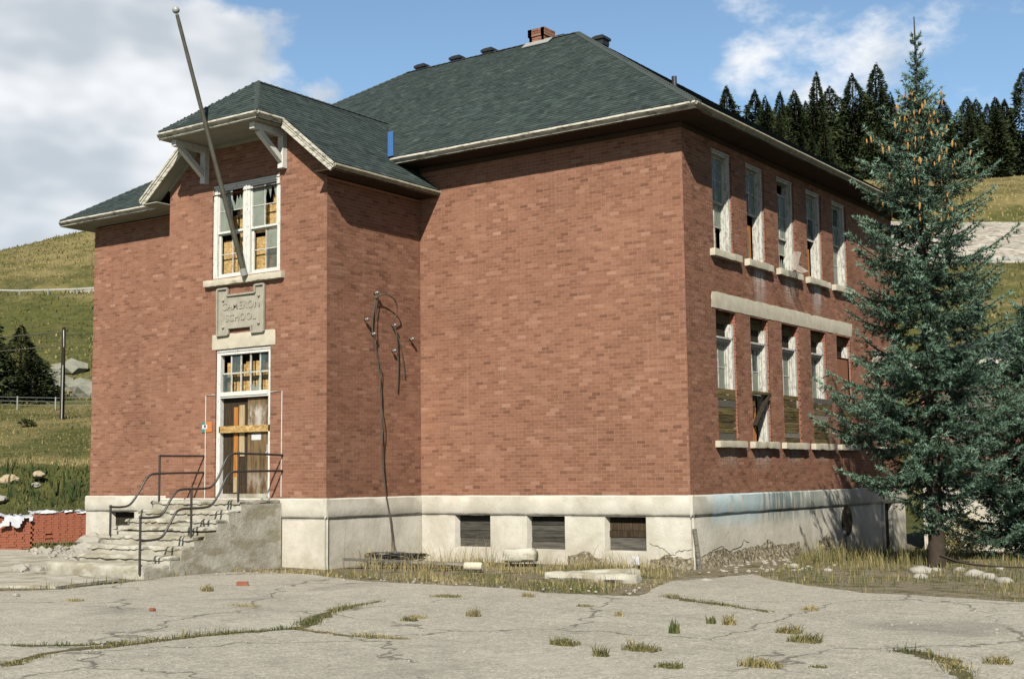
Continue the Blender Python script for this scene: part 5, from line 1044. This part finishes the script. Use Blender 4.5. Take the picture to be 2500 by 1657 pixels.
# ------------------------------------------------------------------ spruces
def needles(pos, dirs, L, W_, n, seed, tint, tsd, spread=.75, upb=.25):
    """bottle-brush tufts: n blades per twig, each a slim triangle"""
    r = np.random.default_rng(seed); N = len(pos); P = np.repeat(pos, n, 0); D = np.repeat(dirs, n, 0); M2 = N*n
    rv = r.normal(0, 1, (M2,3)); rv[:,2] += upb; rv -= (rv*D).sum(1,keepdims=True)*D*.4; rv /= np.linalg.norm(rv, axis=1, keepdims=True)
    t = r.uniform(-.1, 1, (M2,1)); base = P + D*t*L; d = D*(1-spread*.5)+rv*spread; d /= np.linalg.norm(d, axis=1, keepdims=True)
    side = np.cross(d, r.normal(0, 1, (M2,3))); side /= np.linalg.norm(side, axis=1, keepdims=True)+1e-9; ll = L*r.uniform(.45, .85, (M2,1)); w = W_*r.uniform(.6, 1.3, (M2,1))
    v = np.stack([base-side*w, base+side*w, base+d*ll], 1).reshape(-1,3); tn = np.clip(np.repeat(tint, n)+r.normal(0, tsd, M2), 0, 1)
    return v, np.arange(M2*3).reshape(-1,3), np.repeat(tn, 3)
def spruce(name, label, base, H, prof, lean, seed, dens=1.0, cones=True, rtrunk=.17, group=None, asym=None, tl=.115, skirt=0.0):
    r = np.random.default_rng(seed); o = thing(name, base, label, 'tree', group); bx, by, bz = base
    axis = lambda h: np.array([bx+lean[0]*h/H, by+lean[1]*h/H, bz+h])
    MB().tube([axis(h) for h in np.linspace(-.3, H, 22)], [rtrunk*(1-.97*max(0,h)/H)+.006+(.08 if h < 0 else 0) for h in np.linspace(-.3, H, 22)], 10).build('trunk', BARK, o, True)
    tp, td, tt = [], [], []; limbs = MB(); cp = []
    h = prof[0][0]*H; wh = 0
    while h < H*.96:
        f = h/H; R_ = np.interp(f, [p[0] for p in prof], [p[1] for p in prof]); main = wh % 2 == 0; wh += 1; R_ = R_*(r.uniform(.74,1.14) if f < .84 else 1); nb = (r.integers(7, 10) if main else r.integers(4, 7)) if f < .86 else 4; ph = r.uniform(0, 6.28)
        for k in range(nb):
            a = ph+k*6.283/nb+r.normal(0,.25); L = R_*(r.choice([.7,.9,1.0,1.1,1.22,1.35]) if main else r.uniform(.38,.68))*(1 if asym is None else 1+asym[1]*math.cos(a-asym[0])); L = max(L, .05)
            hh = h+r.uniform(-.06,.06); p0 = axis(hh); ca, sa = math.cos(a), math.sin(a); e0 = np.interp(f, [0,.35,.7,.9,1], [-.42,-.20,.05,.5,1.1])+r.normal(0,.08); cur = .5*L*r.uniform(.5,1.2) if f < .85 else .2*L
            npts = max(3, int(L/.11)); ts = np.linspace(0, 1, npts); rad = ts*L; sw = r.normal(0,.12)*ts**2*L
            bp = np.column_stack([p0[0]+ca*rad-sa*sw, p0[1]+sa*rad+ca*sw, p0[2]+e0*rad*(1-.25*ts)+cur*.55*ts**2.2-.10*L*np.sin(ts*3.14)])
            if L > .35: limbs.tube([tuple(q) for q in bp[::2]] if npts > 4 else [tuple(q) for q in bp], [.020*(1-.8*i/len(bp[::2] if npts>4 else bp))*min(1,L) +.004 for i in range(len(bp[::2] if npts > 4 else bp))], 4)
            out = np.array([ca, sa, 0]); per = np.array([-sa, ca, 0])
            for i in range(npts):
                t = ts[i]
                if t < .18 and L > .5: continue
                tg = bp[min(i+1,npts-1)]-bp[max(i-1,0)]; tg = tg/np.linalg.norm(tg)
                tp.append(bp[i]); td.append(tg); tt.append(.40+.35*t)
                sl = min(.42, .40*L*(1.02-t))*r.uniform(.6,1.1)
                for sgn in (1,-1):
                    if r.random() > .93*dens or L < .14: continue
                    sd = tg*.75+per*sgn*.72+np.array([0,0,r.normal(-.10,.16)]); sd /= np.linalg.norm(sd); ns = max(1, int(sl/.06))
                    for q in range(ns):
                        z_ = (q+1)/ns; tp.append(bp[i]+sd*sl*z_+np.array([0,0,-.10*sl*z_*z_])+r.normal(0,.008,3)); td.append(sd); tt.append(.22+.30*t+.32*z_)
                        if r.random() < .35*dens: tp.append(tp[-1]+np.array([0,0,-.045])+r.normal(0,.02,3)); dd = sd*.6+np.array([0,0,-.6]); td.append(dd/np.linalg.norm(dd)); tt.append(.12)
            if cones and .60 < f < .88 and L > .22 and r.random() < .9:
                for q in range(r.integers(2,6)): i = r.integers(max(1, npts//2), npts); cp.append(bp[i]+np.array([r.normal(0,.05), r.normal(0,.05), -.07]))
        h += (.180 if f < .8 else .13)*H/11.2 if H > 8 else .13
    limbs.build('branches', BARK, o)
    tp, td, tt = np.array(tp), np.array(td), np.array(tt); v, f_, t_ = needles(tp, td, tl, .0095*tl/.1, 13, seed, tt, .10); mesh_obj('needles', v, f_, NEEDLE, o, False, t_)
    if cp:
        mb = MB(); mb.tube([(0,0,.055),(0,0,.04),(0,0,-.01),(0,0,-.06),(0,0,-.085)], [.006,.016,.021,.016,.005], 7); me = mesh_data('cone', np.array(mb.v), mb.f, CONE, True, mb.t)
        for q in [cp[i] for i in r.permutation(len(cp))[:280]]:
            c_ = bpy.data.objects.new('cone', me); COL.objects.link(c_); c_.parent = o; c_.matrix_parent_inverse = wm(o).inverted(); c_.location = q; c_.rotation_euler = (r.normal(0,.15), r.normal(0,.15), r.uniform(0,6)); s_ = r.uniform(.75,1.15); c_.scale = (s_,s_,s_)
    return o
PROF = [(.075,.28),(.11,.55),(.145,.95),(.19,1.28),(.25,1.62),(.33,1.72),(.42,1.62),(.52,1.45),(.62,1.30),(.70,1.08),(.76,.82),(.81,.50),(.85,.25),(.89,.13),(.93,.08),(.97,.03),(1,.01)]
spruce('blue_spruce', 'tall blue-green spruce with hanging tan cones at the side wall', (4.113,2.8,-1.52), 11.55, PROF, (.0,.05), 5)
spruce('blue_spruce', 'shorter blue-green spruce without cones at the right picture edge', (5.2,6.3,-1.65), 5.9, [(.03,.9),(.15,1.5),(.3,1.75),(.5,1.45),(.7,1.0),(.85,.5),(1,.03)], (0,0), 8, 1.0, False, .12)
# leafy shrub between the two spruces
def shrub(name, label, base, rx_, ry_, rz_, n, seed, leaf, tint, m, group=None, cat='shrub', trunk=True):
    r = np.random.default_rng(seed); o = thing(name, base, label, cat, group); bx, by, bz = base
    if trunk:
        mb = MB()
        for k in range(7): a = r.uniform(0,6.28); mb.tube([(bx,by,bz-.1),(bx+math.cos(a)*rx_*.25,by+math.sin(a)*ry_*.25,bz+rz_*.7),(bx+math.cos(a)*rx_*.6,by+math.sin(a)*ry_*.6,bz+rz_*1.5)], [.03*rz_,.02*rz_,.008*rz_], 5)
        mb.build('stems', BARK, o)
    nc = max(12, n//60); cen = r.normal(0, 1, (nc,3)); cen /= np.linalg.norm(cen,axis=1,keepdims=True); cen *= r.uniform(.25,.95,(nc,1))**.6
    P = cen[r.integers(0,nc,n)]+r.normal(0,.16,(n,3)); z_ = P[:,2]; P = P*np.array([rx_,ry_,rz_])+np.array([bx,by,bz+rz_*1.02]); P[:,2] = np.maximum(P[:,2], bz+.05)
    d = r.normal(0,1,(n,3)); d /= np.linalg.norm(d,axis=1,keepdims=True); s_ = np.cross(d, r.normal(0,1,(n,3))); s_ /= np.linalg.norm(s_,axis=1,keepdims=True); l_ = leaf*r.uniform(.5,1.2,(n,1))
    v = np.stack([P-s_*l_*.35, P+s_*l_*.35, P+d*l_], 1).reshape(-1,3); t = np.clip(tint+.12*z_+r.normal(0,.14,n), 0, 1); mesh_obj('foliage', v, np.arange(3*n).reshape(-1,3), m, o, False, np.repeat(t,3)); return o
shrub('leafy_shrub', 'green leafy shrub with pale stems between the two spruces', (4.9,8.2,-1.75), 1.3, 1.2, 1.1, 5200, 3, .09, .25, GRASS)
shrub('leafy_shrub', 'low yellowing shrub at the foot of the annex left of the spruce trunk', (1.6,13.3,-1.85), .75, .5, .55, 1500, 4, .09, .55, GRASS)
# dead branch at the trunk foot
tag(MB().tube(smoothpath([(4.3,2.4,-1.25),(4.9,2.0,-1.36),(5.6,1.9,-1.4),(6.3,2.1,-1.41)], 4), [.03]*4+[.022]*4+[.014]*4+[.008], 5).build('dead_branch', BARK, None, True), 'thin dead branch lying beside the spruce trunk', 'branch')
# dark trees at far left
shrub('dark_bush', 'small dark bush in front of the outcrop by the school corner', (-88.6,56.0,hz(-88.6,56)), 1.3, 1.3, .9, 1800, 13, .3, .6, DNEEDLE, None, 'bush')
shrub('dark_bush', 'tiny bush on the mown slope below the utility pole', (-70.5,33.5,hz(-70.5,33.5)), .7, .7, .3, 600, 14, .16, .6, DNEEDLE, None, 'bush')

# ------------------------------------------------------------------ conifers along the right ridge
def conifer_mesh(H, Rb, seed, n=4200, shape=.85):
    r = np.random.default_rng(seed); t = r.uniform(0, 1, n)**.9; h = H*(.04+.94*t); lv = np.round(h/(H*.034)); h = lv*H*.034+r.normal(0, H*.012, n)
    a = r.uniform(0, 6.283, n); prof = np.minimum((1-h/H).clip(0)*2.1, (1-h/H).clip(0)**shape*.92); lob = 1+.10*np.sin(lv*2.4+seed)*prof; q1, q2, q3 = r.uniform(0, 6.28, 3)
    lob = lob*(1+.30*np.sin(a+q1+h/H*5)*np.sin(h/H*9+q2)+.16*np.sin(2*a+q3+h/H*14)); ray = np.sin(a*5+lv*1.9)*.22+1; keep = (np.sin(a*2+h/H*21+q2)+np.sin(a*3-h/H*33+q1)+r.normal(0,.7,n)) > -1.35
    rad = Rb*prof*lob*ray*r.uniform(.25,1.0,n)**.5+.03; P = np.column_stack([np.cos(a)*rad, np.sin(a)*rad, h-rad*.30])
    d = np.column_stack([np.cos(a), np.sin(a), r.normal(-.15,.35,n)+.9*(h/H > .93)]); d /= np.linalg.norm(d,axis=1,keepdims=True); s_ = np.cross(d, r.normal(0,1,(n,3))); s_ /= np.linalg.norm(s_,axis=1,keepdims=True); l_ = (H*.012+H*.032*prof[:,None])*r.uniform(.5,1.3,(n,1))
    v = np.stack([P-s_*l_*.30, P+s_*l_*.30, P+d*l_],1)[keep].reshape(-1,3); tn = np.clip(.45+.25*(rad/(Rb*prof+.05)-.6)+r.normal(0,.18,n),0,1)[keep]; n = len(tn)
    return mesh_data('crown', v, np.arange(3*n).reshape(-1,3), DNEEDLE, False, np.repeat(tn,3))
CM = [conifer_mesh(1.0*20, rb, sd, 7500, sh) for sd, (rb, sh) in enumerate(((4.6,.85),(4.0,.7),(5.0,.62),(2.9,.5),(4.4,.95),(4.1,.75),(4.8,.55),(3.6,.6),(5.2,.8),(4.2,.65)))]
tm = MB().tube([(0,0,-1.5),(0,0,6),(0,0,19)], [.35,.25,.05], 7); TM = mesh_data('trunk', np.array([tuple(p) for p in tm.v]), tm.f, BARK, False, tm.t)
FT = [(13.0,207,20.0,3,'thin spire-topped'),(18.0,204,20.0,0,'ragged open'),(23.4,206,19.8,3,'slim columnar'),(26.6,203,18.6,1,'forked bushy'),(33.5,205,21.8,2,'tall broad'),(30.6,202,18.5,0,'shorter leaning'),(36.6,207,19.5,4,'bushy round-shouldered'),(39.8,203,20.8,5,'dense tall'),(43.0,204,21.8,1,'tallest pointed'),(47.0,206,16.0,2,'low broad'),(51.5,206,15.0,0,'half hidden'),(56.2,206,16.5,5,'mostly hidden'),(62.5,203,15.0,4,'blunt'),(65.6,204,16.0,1,'twin-like'),(68.8,203,20.8,0,'tall isolated'),(72.0,206,17.0,2,'edge')]
r = random.Random(44); extra = [(r.choice((25,28,31,34,37,40,43,46,49,54,60,66,71))+r.uniform(-1.5,1.5), r.uniform(199,212), r.uniform(14,18.2), r.randrange(10), None) for _ in range(30)]; extra += [(r.uniform(24,84), r.uniform(193,226), r.uniform(9.5,14.5), r.randrange(10), None) for _ in range(64)]
for k, (u_, v_, H_, m_, nm) in enumerate([(a, b, c, d, e_) for a, b, c, d, e_ in FT]+extra):
    x, y = u_*EV[0]+v_*NV[0], u_*EV[1]+v_*NV[1]; o = thing('ridge_conifer', (x, y, hz(x,y)-.3), None, 'tree', 'conifers along the right ridge')
    o['label'] = ('%s dark conifer on the right ridge skyline, number %d from the roof' % (nm, k+1)) if False else (nm+' dark conifer standing against the sky on the right ridge' if nm else 'dark conifer crowded into the forest below the ridge skyline')
    s_ = H_/20; o.scale = (s_*r.uniform(1.05,1.5), s_*r.uniform(1.05,1.5), s_); o.rotation_euler = (r.gauss(0,.025), r.gauss(0,.025), r.uniform(0,6.28))
    for nme, me in (('crown', CM[m_ if nm is None else (m_+k*3) % 10 if m_ != 3 else 3]), ('trunk', TM)):
        c = bpy.data.objects.new(nme, me); COL.objects.link(c); c.parent = o

for (x, y, H_, w_, m_, lab) in ((-99.6,48.4,11.5,1.5,5,'tall dark conifer at the left picture edge above the fence'),(-95.4,51.4,4.8,2.4,6,'short broad dark conifer right of the tall one above the fence'),(-97.6,51.5,7.2,1.9,8,'dark conifer half hidden behind the tall one at the left edge')):
    o = thing('dark_conifer', (x, y, hz(x,y)-.2), lab, 'tree'); k_ = H_/20; o.scale = (k_*w_, k_*w_, k_)
    for nme, me in (('crown', CM[m_]), ('trunk', TM)):
        c = bpy.data.objects.new(nme, me); COL.objects.link(c); c.parent = o
